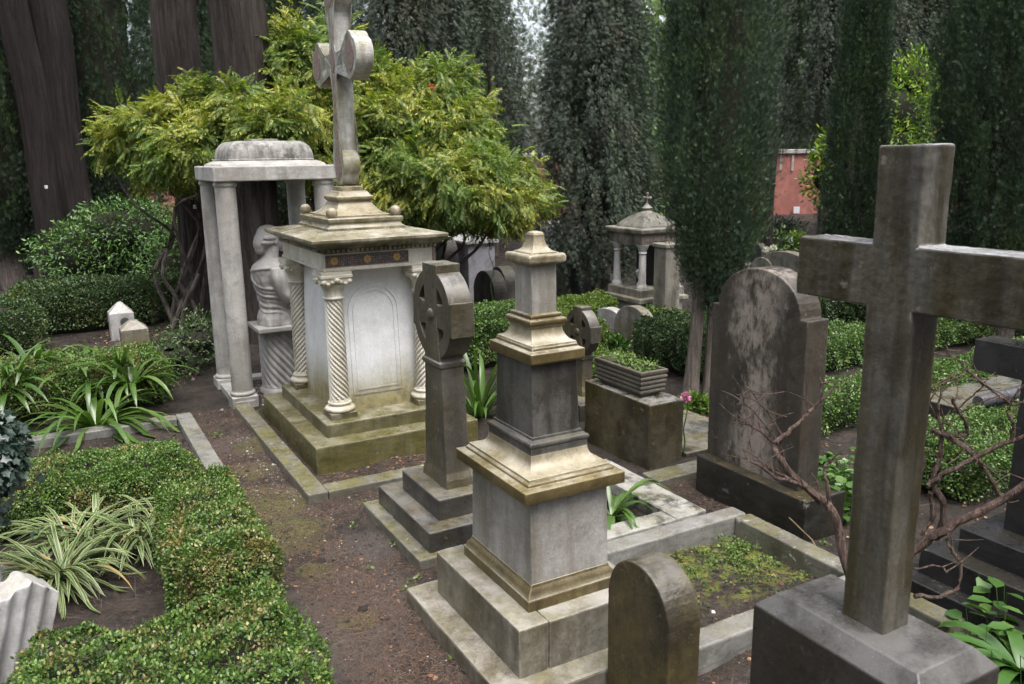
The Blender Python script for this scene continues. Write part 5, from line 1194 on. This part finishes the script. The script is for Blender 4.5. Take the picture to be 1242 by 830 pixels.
def bl(px, py, y, rx, rz, o, ry=None):
    q = atd(px, py, y); return (q.x-o.x, q.y-o.y, q.z-o.z, rx, ry or rx*.8, rz)
o = gp(500, 11.0)
wshrub('large yellow-green feathery shrub right of the tomb cross', o, [bl(480, 150, 11, .62, .5, o), bl(535, 170, 11, .75, .65, o), bl(590, 225, 10.6, .62, .5, o), bl(500, 220, 10.6, .7, .52, o), bl(560, 226, 10.2, .6, .40, o), bl(620, 246, 10.3, .40, .24, o), bl(440, 120, 11.3, .6, .5, o), bl(455, 200, 11, .5, .5, o), bl(530, 110, 11.4, .5, .4, o)], 17000, .175, 10, 1)
o = gp(360, 10.9)
wshrub('yellow-green feathery shrub behind the canopy roof and left of the tomb cross', o, [bl(372, 105, 10.6, .42, .6, o), bl(350, 70, 10.6, .32, .4, o), bl(395, 150, 10.6, .45, .5, o), bl(340, 150, 9.8, .38, .30, o), bl(400, 80, 11.0, .35, .5, o), bl(385, 190, 10.4, .4, .35, o), bl(318, 165, 9.7, .3, .22, o)], 8000, .17, 8, 2)
o = gp(215, 10.7)
wshrub('drooping yellow-green feathery shrub left of the canopy roof', o, [bl(240, 130, 10.6, .42, .30, o), bl(190, 160, 10.6, .48, .33, o), bl(150, 170, 10.8, .32, .26, o), bl(215, 195, 10.3, .45, .25, o), bl(270, 150, 10.2, .35, .3, o), bl(295, 125, 10.0, .28, .22, o), bl(240, 180, 10.0, .4, .25, o)], 7500, .17, 8, 3)
p = gp(775, 17)
shrub('round_shrub', 'blue-green bush behind the shrine roof', p, [(0, 0, 1.7, 1.0, .8, 1.2), (.5, 0, 1.1, .8, .8, 1.0)], 3500, .11, LEAF_LONG, 'camellia', stems=4)
# citrus tree
o = gp(1066, 14)
t = shrub('citrus_tree', 'bright green citrus tree with small yellow fruits behind the slim cypress', o, [bl(1085, 140, 14, .75, .75, o), bl(1105, 100, 14.2, .5, .5, o), bl(1003, 215, 14, .42, .45, o), bl(1075, 175, 13.8, .7, .4, o), bl(1015, 185, 14, .4, .4, o)], 6500, .10, LEAF_LONG, 'citrus', stems=7, sr=.04, cat='tree', thick=.3, gap=.15)
for k in range(16):
    b = random.choice([bl(1085, 140, 14, .75, .75, o), bl(1075, 175, 13.8, .7, .4, o), bl(1003, 215, 14, .42, .45, o)])
    d = Vector((random.gauss(0, 1), -abs(random.gauss(0, 1)), random.gauss(0, .7))).normalized()
    bm = B(); sphere(bm, (b[0]+d.x*b[3]*.95, b[1]+d.y*b[4]*.95, b[2]+d.z*b[5]*.95), .042, seg=10); wmesh('fruit', bm, M['gold'], t, (0, 0, 0))
# low plants in the distance, right and middle
for lab, px, py, r, hh, mat in (('grey-green cushion plant far right below the red wall', 935, 312, .5, .55, 'boxdark'), ('small yellow-leaved bush far right near the cross arm', 962, 305, .28, .4, 'boxlight'), ('brown-tinged low bush in front of the red wall', 945, 290, .7, .5, 'cypgrey'),
                                ('leafy clump behind the square dark hedge, left of the cypress stems', 800, 398, .35, .25, 'weed'), ('white-flowered leafy clump by the small dark headstone', 683, 352, .25, .35, 'acanthus'), ('broad-leaved clump near the round-topped pale headstone', 740, 430, .2, .2, 'acanthus'),
                                ('green clump beside the flat grey grave slab', 842, 500, .14, .12, 'weed'), ('dark bush below the right cypress', 1150, 412, .4, .4, 'boxdark')):
    p = at(px, py); shrub('leafy_clump', lab, p, [(0, 0, hh*.5, r, r*.8, hh*.55)], 900, .05+.004*p.y, LEAF_LONG, mat, 'low leafy clumps', stems=3, sr=.008, thick=.35, cat='plant')
# broad leaves between headstone and foreground cross
for lab, px, py, n_, sc in (('bright broad-leaved ground plant beside the tall black headstone', 1008, 612, 420, .048), ('bright broad-leaved ground plant in the bottom right corner beneath the lily', 1215, 800, 60, .06)):
    p = at(px, py); g = Geo(); m = n_; P = np.stack([RNG.normal(0, .17, m).clip(-.26, .26), RNG.normal(0, .2, m).clip(-.3, .3), RNG.uniform(.03, .26, m)], 1); Y = rnd(m); Y[:, 2] = RNG.uniform(-.3, .4, m); N = rnd(m, .3); N[:, 2] += 1
    inst(g, LEAF_BOX, P, Y, N, sc*1.5*RNG.uniform(.6, 1.3, m), 0)
    st = (np.array([(-.01, 0, 0), (.01, 0, 0), (.008, -1, 0), (-.008, -1, 0)]), np.array([(0, 1, 2, 3)])); Y2 = np.zeros((m, 3)); Y2[:, 2] = 1; inst(g, st, P, Y2+rnd(m, .2), rnd(m), P[:, 2]*.9, 0)
    me = g.mesh('ground_plant'); ob = bpy.data.objects.new('ground_plant', me); COL.objects.link(ob); ob.location = p; me.materials.append(M['acanthus']); tag(ob, lab, 'plant', 'broad-leaved ground plants')
# ivy over the thin slab at the left edge
IVYP.z = hgt(IVYP.x, IVYP.y, 548); g = Geo(); m = 2600; d = nrm(rnd(m)); P = np.array(IVYP)+d*[.24, .26, .22]*(1-np.abs(RNG.normal(size=m))*.25)[:, None]+[0, .02, -.02]; P2 = np.array(IVYP)+np.stack([RNG.normal(-.04, .10, 500), RNG.normal(.0, .10, 500), -RNG.random(500)*.4], 1)
P = np.concatenate([P, P2]); d = np.concatenate([d, nrm(rnd(500)+[.4, -.8, .2])]); Y = d*.5+rnd(len(P), .4); Y[:, 2] -= .5
inst(g, LEAF_IVY, P, Y, d+rnd(len(P), .3)+[0, 0, .3], .040*RNG.uniform(.6, 1.25, len(P)), 0)
o = foliage('ivy', g, [M['ivy']], None, IVYP); tag(o, 'dark bluish ivy hanging over the thin slab at the left edge', 'ivy')
# planter greens, pink flower, red and white blooms
p = W(3.71, 4.86, .64); g = Geo(); m = 420; P = np.stack([RNG.uniform(-.09, .09, m), RNG.uniform(-.24, .24, m), RNG.uniform(0, .09, m)], 1); inst(g, LEAF_BOX, np.array(rotW(P)), rnd(m)+[0, 0, .6], rnd(m, .4)+[0, 0, 1], .026, 0)
o = foliage('planter_greens', g, [M['weed']], None, (0, 0, 0)); o.location = p; tag(o, 'bright small-leaved weeds growing in the cement trough', 'plant')
def bloom(label, px, py, y, r, mat, n=60, stem=True, name='flower_head', group='single blooms'):
    p = atd(px, py, y); base = Vector((p.x, p.y, 0)); t = wthing(name, label, 'flower', base, group)
    g = Geo(); d = nrm(rnd(n)); inst(g, LEAF_BOX, d*r*.45+[0, 0, p.z], d+rnd(n, .3), rnd(n), r*.8, 0); me = g.mesh('petals'); c = bpy.data.objects.new('petals', me); COL.objects.link(c); c.parent = t; me.materials.append(M[mat])
    bm = B(); branch_bm(bm, (0, 0, -.02), (0, 0, p.z), .006, .004, .03); wmesh('stem', bm, M['strap'], t, (0, 0, 0))
q = W(3.95, 4.42)
bloom('pink flower at the right corner of the brown stone block', 832, 482, q.y, .035, 'pink')
bloom('red flower in front of the yellow-green shrub near the blue-grey stele', 595, 286, 10.5, .035, 'redpetal')
bloom('tiny coral flower high in the yellow-green shrub', 523, 106, 10.9, .04, 'redpetal')
bloom('pale round flower head behind the tall black headstone, the left of two', 929, 303, 12.4, .05, 'whitepetal')
bloom('pale round flower head behind the tall black headstone, the right of two', 938, 301, 12.4, .05, 'whitepetal')
bloom('white blossom next to the small dark headstone', 683, 346, at(683, 352).y, .06, 'whitepetal')
bloom('pink blossom behind the granite cross arm', 1196, 414, 8.0, .04, 'pink')
# ================================================================== bare shrub in front of the foreground cross
sh = wthing('bare_shrub', 'leafless brown gnarled shrub with twisted branches beside the granite steps', 'shrub', at(1040, 735, 0))
def brn(bm, pts, y0, y1, r0, r1, wig=.004, tw=0):
    q = []
    for i, (x, y) in enumerate(pts):
        t = i/max(1, len(pts)-1); q.append(atd(x, y, y0+(y1-y0)*t))
    q = smoothline(q, 4); n = len(q)
    q = [v+Vector((random.uniform(-1, 1), random.uniform(-1, 1)*2, random.uniform(-1, 1)))*wig for v in q]
    tube(bm, q, [(r0+(r1-r0)*i/(n-1))*random.uniform(.92, 1.1) for i in range(n)], 9, .04)
    for k in range(tw):
        i = random.randrange(n//4, n-1); d = Vector((random.uniform(-1, 1), random.uniform(-.6, .6), random.uniform(-.2, 1))).normalized(); l = random.uniform(.06, .2)
        p0 = q[i]; pts2 = [p0, p0+d*l*.5+Vector((random.uniform(-1, 1), 0, random.uniform(-1, 1)))*.015, p0+d*l]
        tube(bm, smoothline(pts2, 3), [.004, .0035, .003, .0028, .0025, .002, .0015][:7], 5)
limbs = [
 ([(1048, 790), (1040, 735), (1022, 666), (1010, 620), (988, 599), (962, 577), (943, 551), (940, 538), (950, 529), (972, 510), (988, 493), (1013, 468)], 3.6, 3.8, .026, .005, 7),
 ([(988, 599), (969, 589), (933, 567), (916, 553), (900, 545)], 3.72, 3.85, .012, .003, 6), ([(995, 611), (972, 589), (940, 579), (921, 565), (905, 560)], 3.7, 3.6, .012, .003, 6),
 ([(1008, 616), (1003, 589), (1000, 570), (1008, 560), (1029, 552)], 3.7, 3.75, .009, .004, 3), ([(940, 538), (918, 521), (899, 514), (888, 512)], 3.78, 3.8, .006, .002, 5), ([(950, 529), (928, 497), (899, 459)], 3.78, 3.85, .005, .0015, 5),
 ([(940, 532), (908, 493), (894, 490)], 3.78, 3.7, .004, .0015, 4), ([(995, 486), (996, 468), (995, 449)], 3.78, 3.78, .004, .002, 1), ([(955, 570), (945, 540), (930, 520), (912, 520)], 3.75, 3.8, .006, .002, 5),
 ([(1040, 735), (1070, 700), (1116, 661), (1140, 647), (1169, 630), (1208, 611), (1242, 589), (1275, 575)], 3.6, 3.3, .026, .014, 5),
 ([(1140, 647), (1145, 613), (1131, 584), (1140, 556), (1142, 526), (1138, 495), (1143, 470)], 3.5, 3.5, .016, .004, 6),
 ([(1124, 589), (1150, 572), (1188, 553), (1227, 534), (1260, 528)], 3.5, 3.3, .013, .008, 5), ([(1131, 522), (1164, 538), (1188, 560), (1212, 600)], 3.5, 3.4, .013, .009, 4),
 ([(1142, 526), (1174, 526), (1160, 495), (1154, 482)], 3.5, 3.45, .009, .006, 3), ([(1128, 596), (1131, 625), (1118, 650)], 3.5, 3.5, .012, .009, 2),
 ([(1169, 447), (1200, 470), (1225, 490), (1242, 489), (1262, 495)], 3.4, 3.3, .006, .004, 3), ([(1143, 466), (1175, 448), (1150, 430), (1150, 415)], 3.5, 3.5, .005, .002, 2), ([(1155, 500), (1185, 475), (1195, 462)], 3.5, 3.4, .004, .002, 5),
 ([(1109, 722), (1140, 724), (1162, 712), (1164, 683), (1150, 660), (1152, 642)], 3.35, 3.4, .010, .006, 2), ([(1105, 690), (1138, 687), (1150, 695)], 3.4, 3.35, .005, .003, 2), ([(1227, 534), (1230, 515), (1222, 500), (1235, 470)], 3.35, 3.3, .009, .003, 3),
 ([(1110, 590), (1120, 560), (1117, 520), (1126, 480), (1122, 450)], 3.55, 3.6, .009, .003, 6)]
org = sh.location.copy()
for i, (pts, y0, y1, r0, r1, tw) in enumerate(limbs):
    bm = B(); brn(bm, pts, y0, y1, r0, r1, .004, tw); wmesh('trunk' if i == 0 else 'branch', bm, M['twig'], sh, org)
# a loose stick leaning in the grave bed
bm = B(); tube(bm, [at(957, 628, .25), at(985, 655, .12), at(1003, 690, .02)], [.004, .004, .003], 6)
o = sh; me_o = B()
b_ = at(985, 660, .02)
bmesh.ops.translate(bm, verts=bm.verts, vec=-b_); me = bpy.data.meshes.new('dry_stick'); bm.to_mesh(me); bm.free(); s_ = fin('dry_stick', me, M['twigtan'], None, 0); s_.location = b_; tag(s_, 'thin dry stick leaning in the mossy grave bed', 'stick')

# ================================================================== ground litter (uncountable)
def on_ground(a0, a1, b0, b1, n):
    a, b = RNG.uniform(a0, a1, n), RNG.uniform(b0, b1, n); P = rotW(np.stack([a, b, np.zeros(n)], 1)); P[:, 2] = ground_z(P[:, 0], P[:, 1])+.01*wob(np.stack([P[:, 0], P[:, 1], P[:, 0]*0], 1), 4); return P
def clear(P, *boxes):
    a = P[:, 0]*CT+P[:, 1]*ST; b = -P[:, 0]*ST+P[:, 1]*CT; k = np.ones(len(P), bool)
    for x0, x1, y0, y1 in boxes: k &= ~((a > x0) & (a < x1) & (b > y0) & (b < y1))
    return P[k]
NEED = (np.array([(-.018, -1, .0), (.018, -1, .0), (.012, 0, .10), (-.012, 0, .10), (.008, 1, .02), (-.008, 1, .02)]), np.array([(0, 1, 2, 3), (3, 2, 4, 5)]))
PEB = (np.array([(-1, -.7, 0), (.8, -1, 0), (1, .6, 0), (-.6, 1, 0), (-.6, -.4, .7), (.5, -.6, .8), (.6, .4, .7), (-.4, .6, .75)]), np.array([(4, 5, 6, 7), (0, 1, 5, 4), (1, 2, 6, 5), (2, 3, 7, 6), (3, 0, 4, 7)]))
solid = ((1.37, 2.28, 2.53, 3.6), (1.5, 2.79, 5.58, 7.2), (1.57, 2.6, 3.9, 4.83), (3.6, 3.93, 3.05, 3.98), (1.3, 1.44, 5.1, 7.5), (1.44, 3.05, 5.12, 5.27), (2.17, 3.46, 3.35, 3.48), (3.1, 3.33, 3.57, 4.6))
g = Geo()
def needles(P, ln, mi=0):
    m = len(P); Y = rnd(m); Y[:, 2] *= .12; N = rnd(m, .15); N[:, 2] += 1; P = P.copy(); P[:, 2] += .004; inst(g, NEED, P, Y, N, ln*1.25*RNG.uniform(.4, 1.2, m), mi)
for reg, n in (((.92, 1.35, 1.6, 7.6), 15000), ((1.3, 2.7, 4.7, 5.15), 4200), ((1.44, 3.0, 5.25, 5.6), 2600), ((1.0, 1.7, 2.2, 4.2), 7500), ((2.3, 3.36, 2.5, 3.37), 1500), ((3.3, 3.7, 3.4, 4.2), 1800), ((2.0, 2.9, 1.6, 2.45), 2600), ((-1.2, .8, 6.05, 7.3), 3000), ((-.8, .4, 4.0, 5.5), 2500), ((1.44, 1.52, 5.2, 7.4), 400), ((3.5, 5.2, 2.5, 4.6), 1500), ((4.6, 5.6, 4.2, 6.5), 1500)):
    needles(clear(on_ground(*reg, n), *solid), .026)
# long dry needles caught on the hedge tops
for (a0, a1, b0, b1, h), n in (((.38, .79, 3.65, 4.8, .475), 60), ((-.25, .75, 2.3, 3.5, .49), 90), ((-.5, .7, 5.5, 5.95, .315), 40)):
    P = rotW(np.stack([RNG.uniform(a0, a1, n), RNG.uniform(b0, b1, n), np.full(n, h)+RNG.uniform(0, .02, n)], 1)); Y = rnd(n); Y[:, 2] *= .22; N = rnd(n, .2); N[:, 2] += 1; inst(g, (NEED[0]*[.5, 1, 1], NEED[1]), P, Y, N, .075*RNG.uniform(.4, 1.1, n), 0)
P = on_ground(1.385, 1.49, 2.68, 3.55, 420); P[:, 2] = .102; needles(P, .022)
P = on_ground(1.44, 1.62, 2.66, 2.72, 40); P[:, 2] = .102; needles(P, .02)
P = on_ground(1.5, 2.6, 2.56, 2.64, 120); P[:, 2] = .102; needles(P, .02)
P = on_ground(1.52, 1.62, 5.65, 7.0, 120); P[:, 2] = .2; needles(P, .022)
o = foliage('pine_needles', g, [M['needle']], None, (0, 0, 0)); o['kind'] = 'stuff'; tag(o, 'reddish brown pine needles strewn over the path and grave soil', 'needles')
g = Geo(); 
for reg, n, s in (((1.0, 1.34, 4.6, 7.6), 420, .0034), ((1.15, 1.32, 5.2, 6.9), 260, .0038), ((1.5, 2.3, 7.5, 8.4), 700, .007), ((.92, 1.6, 1.8, 5.0), 900, .0024), ((1.3, 2.8, 4.7, 5.1), 250, .0025), ((2.0, 2.9, 1.6, 2.4), 300, .0025), ((.3, 1.3, 8.7, 11.5), 300, .005), ((2.3, 3.36, 2.5, 3.37), 60, .0025), ((1.45, 3, 5.3, 5.58), 120, .003)):
    P = clear(on_ground(*reg, n), *solid); m = len(P); Y = rnd(m); Y[:, 2] = 0; N = np.tile([0, 0, 1.], (m, 1)); inst(g, PEB, P, Y, N, s*RNG.lognormal(-.2, .5, m), 0)
o = foliage('gravel_bits', g, [M['pebble']], None, (0, 0, 0)); o['kind'] = 'stuff'; tag(o, 'small pale grit and pebbles scattered over the dark path soil', 'gravel')
g = Geo()
for reg, n, s in (((.92, 1.36, 1.6, 7.6), 9000, .0042), ((1.0, 1.7, 2.2, 4.8), 6000, .0042), ((2.2, 3.36, 2.5, 3.37), 2500, .0042), ((2.0, 2.9, 1.6, 2.45), 2500, .004), ((1.3, 2.9, 4.7, 5.15), 2000, .0045), ((3.3, 3.8, 3.4, 4.2), 1200, .005), ((-1.2, .8, 6.0, 7.3), 3000, .005)):
    P = clear(on_ground(*reg, n), *solid); m = len(P); Y = rnd(m); Y[:, 2] *= .3; N = rnd(m, .4); N[:, 2] += 1; inst(g, PEB, P, Y, N, s*.8*RNG.lognormal(-.35, .6, m), 0)
o = foliage('soil_crumbs', g, [M['crumb']], None, (0, 0, 0)); o['kind'] = 'stuff'; tag(o, 'dark crumbs of earth and grit on the path', 'soil')
g = Geo()
for reg, n, s in (((.95, 1.36, 2, 7.4), 160, .022), ((1.0, 1.6, 2.2, 4.5), 110, .02), ((1.45, 3.0, 5.26, 5.6), 170, .026), ((2.35, 3.35, 2.55, 3.35), 50, .026), ((2.0, 2.9, 1.6, 2.4), 90, .025), ((-1, .8, 6.05, 7.2), 150, .03), ((.2, 1.3, 8.8, 12), 260, .04), ((3.5, 5.2, 2.5, 4.4), 160, .03), ((-2.4, 1.2, 10, 12.1), 260, .045), ((4.7, 5.7, 5.0, 7.5), 140, .035)):
    P = clear(on_ground(*reg, n), *solid); P[:, 2] += .006; m = len(P); Y = rnd(m); Y[:, 2] *= .2; N = rnd(m, .3); N[:, 2] += 1; inst(g, LEAF_BOX, P, Y, N, s*RNG.uniform(.6, 1.3, m), 0)
o = foliage('fallen_leaves', g, [M['deadleaf']], None, (0, 0, 0)); o['kind'] = 'stuff'; tag(o, 'fallen brown leaves lying on the soil between the graves', 'leaves')
# moss and tiny weeds in the grave bed, scattered sprigs on the path
g = Geo(); 
def sprig(x, y, n, r, s, z=0.0):
    P = np.stack([x+RNG.normal(0, r, n), y+RNG.normal(0, r, n), z+RNG.uniform(.004, r*.9, n)], 1); inst(g, LEAF_BOX, P, rnd(n)+[0, 0, .5], rnd(n, .4)+[0, 0, 1], s*RNG.uniform(.6, 1.3, n), 0)
for a, b in [(2.52+.8*random.random(), 3.1+.22*random.random()) for _ in range(26)]+[(3.1+.22*random.random(), 2.75+.5*random.random()) for _ in range(12)]+[(2.5+.7*random.random(), 2.6+.7*random.random()) for _ in range(14)]:
    q = W(a, b); sprig(q.x, q.y, 24, .034, .017)
for x, y, n, r in ((497, 718, 26, .02), (500, 705, 20, .02), (546, 802, 22, .018), (465, 640, 18, .02), (478, 660, 14, .018), (440, 612, 12, .02), (430, 640, 10, .018), (257, 530, 12, .03), (318, 500, 30, .035), (268, 528, 14, .03), (447, 690, 6, .015), (836, 700, 20, .02), (930, 640, 30, .03), (1000, 660, 20, .02), (985, 648, 20, .02), (510, 740, 8, .012), (388, 560, 8, .02), (690, 560, 20, .03), (420, 590, 9, .02)):
    q = at(x, y); sprig(q.x, q.y, n, r, .019)
for k in range(2600):
    pass
P = on_ground(2.45, 3.3, 2.6, 3.3, 5200); kk = wob(P, 6)+.5*wob(P+3, 15) > .5; P = P[kk]; P[:, 2] += .004; inst(g, LEAF_BOX, P, rnd(len(P))+[0, 0, .6], rnd(len(P), .5)+[0, 0, 1], .009, 0)
o = foliage('weeds', g, [M['weed']], None, (0, 0, 0)); o['kind'] = 'stuff'; tag(o, 'tiny bright weeds and moss tufts in the grave bed and along the path', 'weeds')

# ================================================================== red wall at the back
def wall(label, x0, x1, y):
    t = wthing('cemetery_wall', label, 'wall', (0, y, 0))
    bm = B(); box(bm, x0, x1, 0, .4, -.1, 2.15); me = bpy.data.meshes.new('masonry'); bm.to_mesh(me); bm.free(); fin('masonry', me, M['redwall'], t, .02)
    bm = B(); box(bm, x0, x1, -.08, .48, 2.148, 2.3); me = bpy.data.meshes.new('coping'); bm.to_mesh(me); bm.free(); fin('coping', me, M['walltop'], t, .02)
    return t
wt = wall('long red plastered cemetery wall with pale coping far behind the trees', -40, 40, 30.5)
bm = B()
for k in range(3): box(bm, 9.25+.42*k, 9.33+.42*k, -.03, .0, 1.55, 2.1)
me = bpy.data.meshes.new('pale_stripes'); bm.to_mesh(me); bm.free(); fin('pale_stripes', me, M['walltop'], wt, 0)
p = atd(966, 255, 30.4); t = wthing('wall_plaque', 'small white plaque on the red wall', 'sign', p); bm = B(); box(bm, -.11, .11, -.02, .02, -.12, .12); me = bpy.data.meshes.new('wall_plaque'); bm.to_mesh(me); bm.free(); fin('plaque_board', me, M['tagwhite'], t, .005)

# ================================================================== light, sky, camera
w = bpy.data.worlds.new('World'); SC.world = w; w.use_nodes = True; nt = w.node_tree; nt.nodes.clear()
SUN_EL, SUN_AZ = R(68), R(150)       # azimuth clockwise from +Y (north)
sky = nt.nodes.new('ShaderNodeTexSky'); sky.sky_type = 'NISHITA'; sky.sun_disc = False; sky.sun_elevation = SUN_EL; sky.sun_rotation = SUN_AZ; sky.air_density = 1.0; sky.dust_density = 5.0; sky.ozone_density = 1.0
hs_ = nt.nodes.new('ShaderNodeHueSaturation'); hs_.inputs['Saturation'].default_value = .38
bg = nt.nodes.new('ShaderNodeBackground'); bg.inputs['Strength'].default_value = .15; out = nt.nodes.new('ShaderNodeOutputWorld')
nt.links.new(sky.outputs[0], hs_.inputs['Color']); nt.links.new(hs_.outputs[0], bg.inputs[0]); nt.links.new(bg.outputs[0], out.inputs[0])
sl = bpy.data.lights.new('sun', 'SUN'); sl.energy = 1.1; sl.angle = R(40); sl.color = (1, .965, .92); so = bpy.data.objects.new('sun', sl); COL.objects.link(so)
d = Vector((math.sin(SUN_AZ)*math.cos(SUN_EL), math.cos(SUN_AZ)*math.cos(SUN_EL), math.sin(SUN_EL))); so.rotation_euler = d.to_track_quat('Z', 'Y').to_euler(); so.location = d*30
cam = bpy.data.cameras.new('camera'); co = bpy.data.objects.new('camera', cam); COL.objects.link(co); SC.camera = co
cam.sensor_width = 36; cam.lens = 36*FPX/1242; cam.clip_start = .05; cam.clip_end = 1000
cam.dof.use_dof = True; cam.dof.focus_distance = 4.8; cam.dof.aperture_fstop = 7.0
m3 = Matrix((VR, VU, -VF)).transposed(); co.matrix_world = Matrix.Translation(CAMP) @ m3.to_4x4()
SC.render.resolution_x, SC.render.resolution_y = 1024, 684
vs = SC.view_settings; vs.view_transform = 'Standard'; vs.look = 'None'; vs.gamma = 1; vs.use_curve_mapping = False; vs.exposure = 1.3
SC.cycles.max_bounces = 6; SC.cycles.diffuse_bounces = 3; SC.cycles.glossy_bounces = 2; SC.cycles.transmission_bounces = 3; SC.cycles.transparent_max_bounces = 4
SC.cycles.use_denoising = True
SC.cycles.use_adaptive_sampling = True; SC.cycles.adaptive_threshold = .02
for o in SC.objects:
    if '_o' in o: del o['_o']
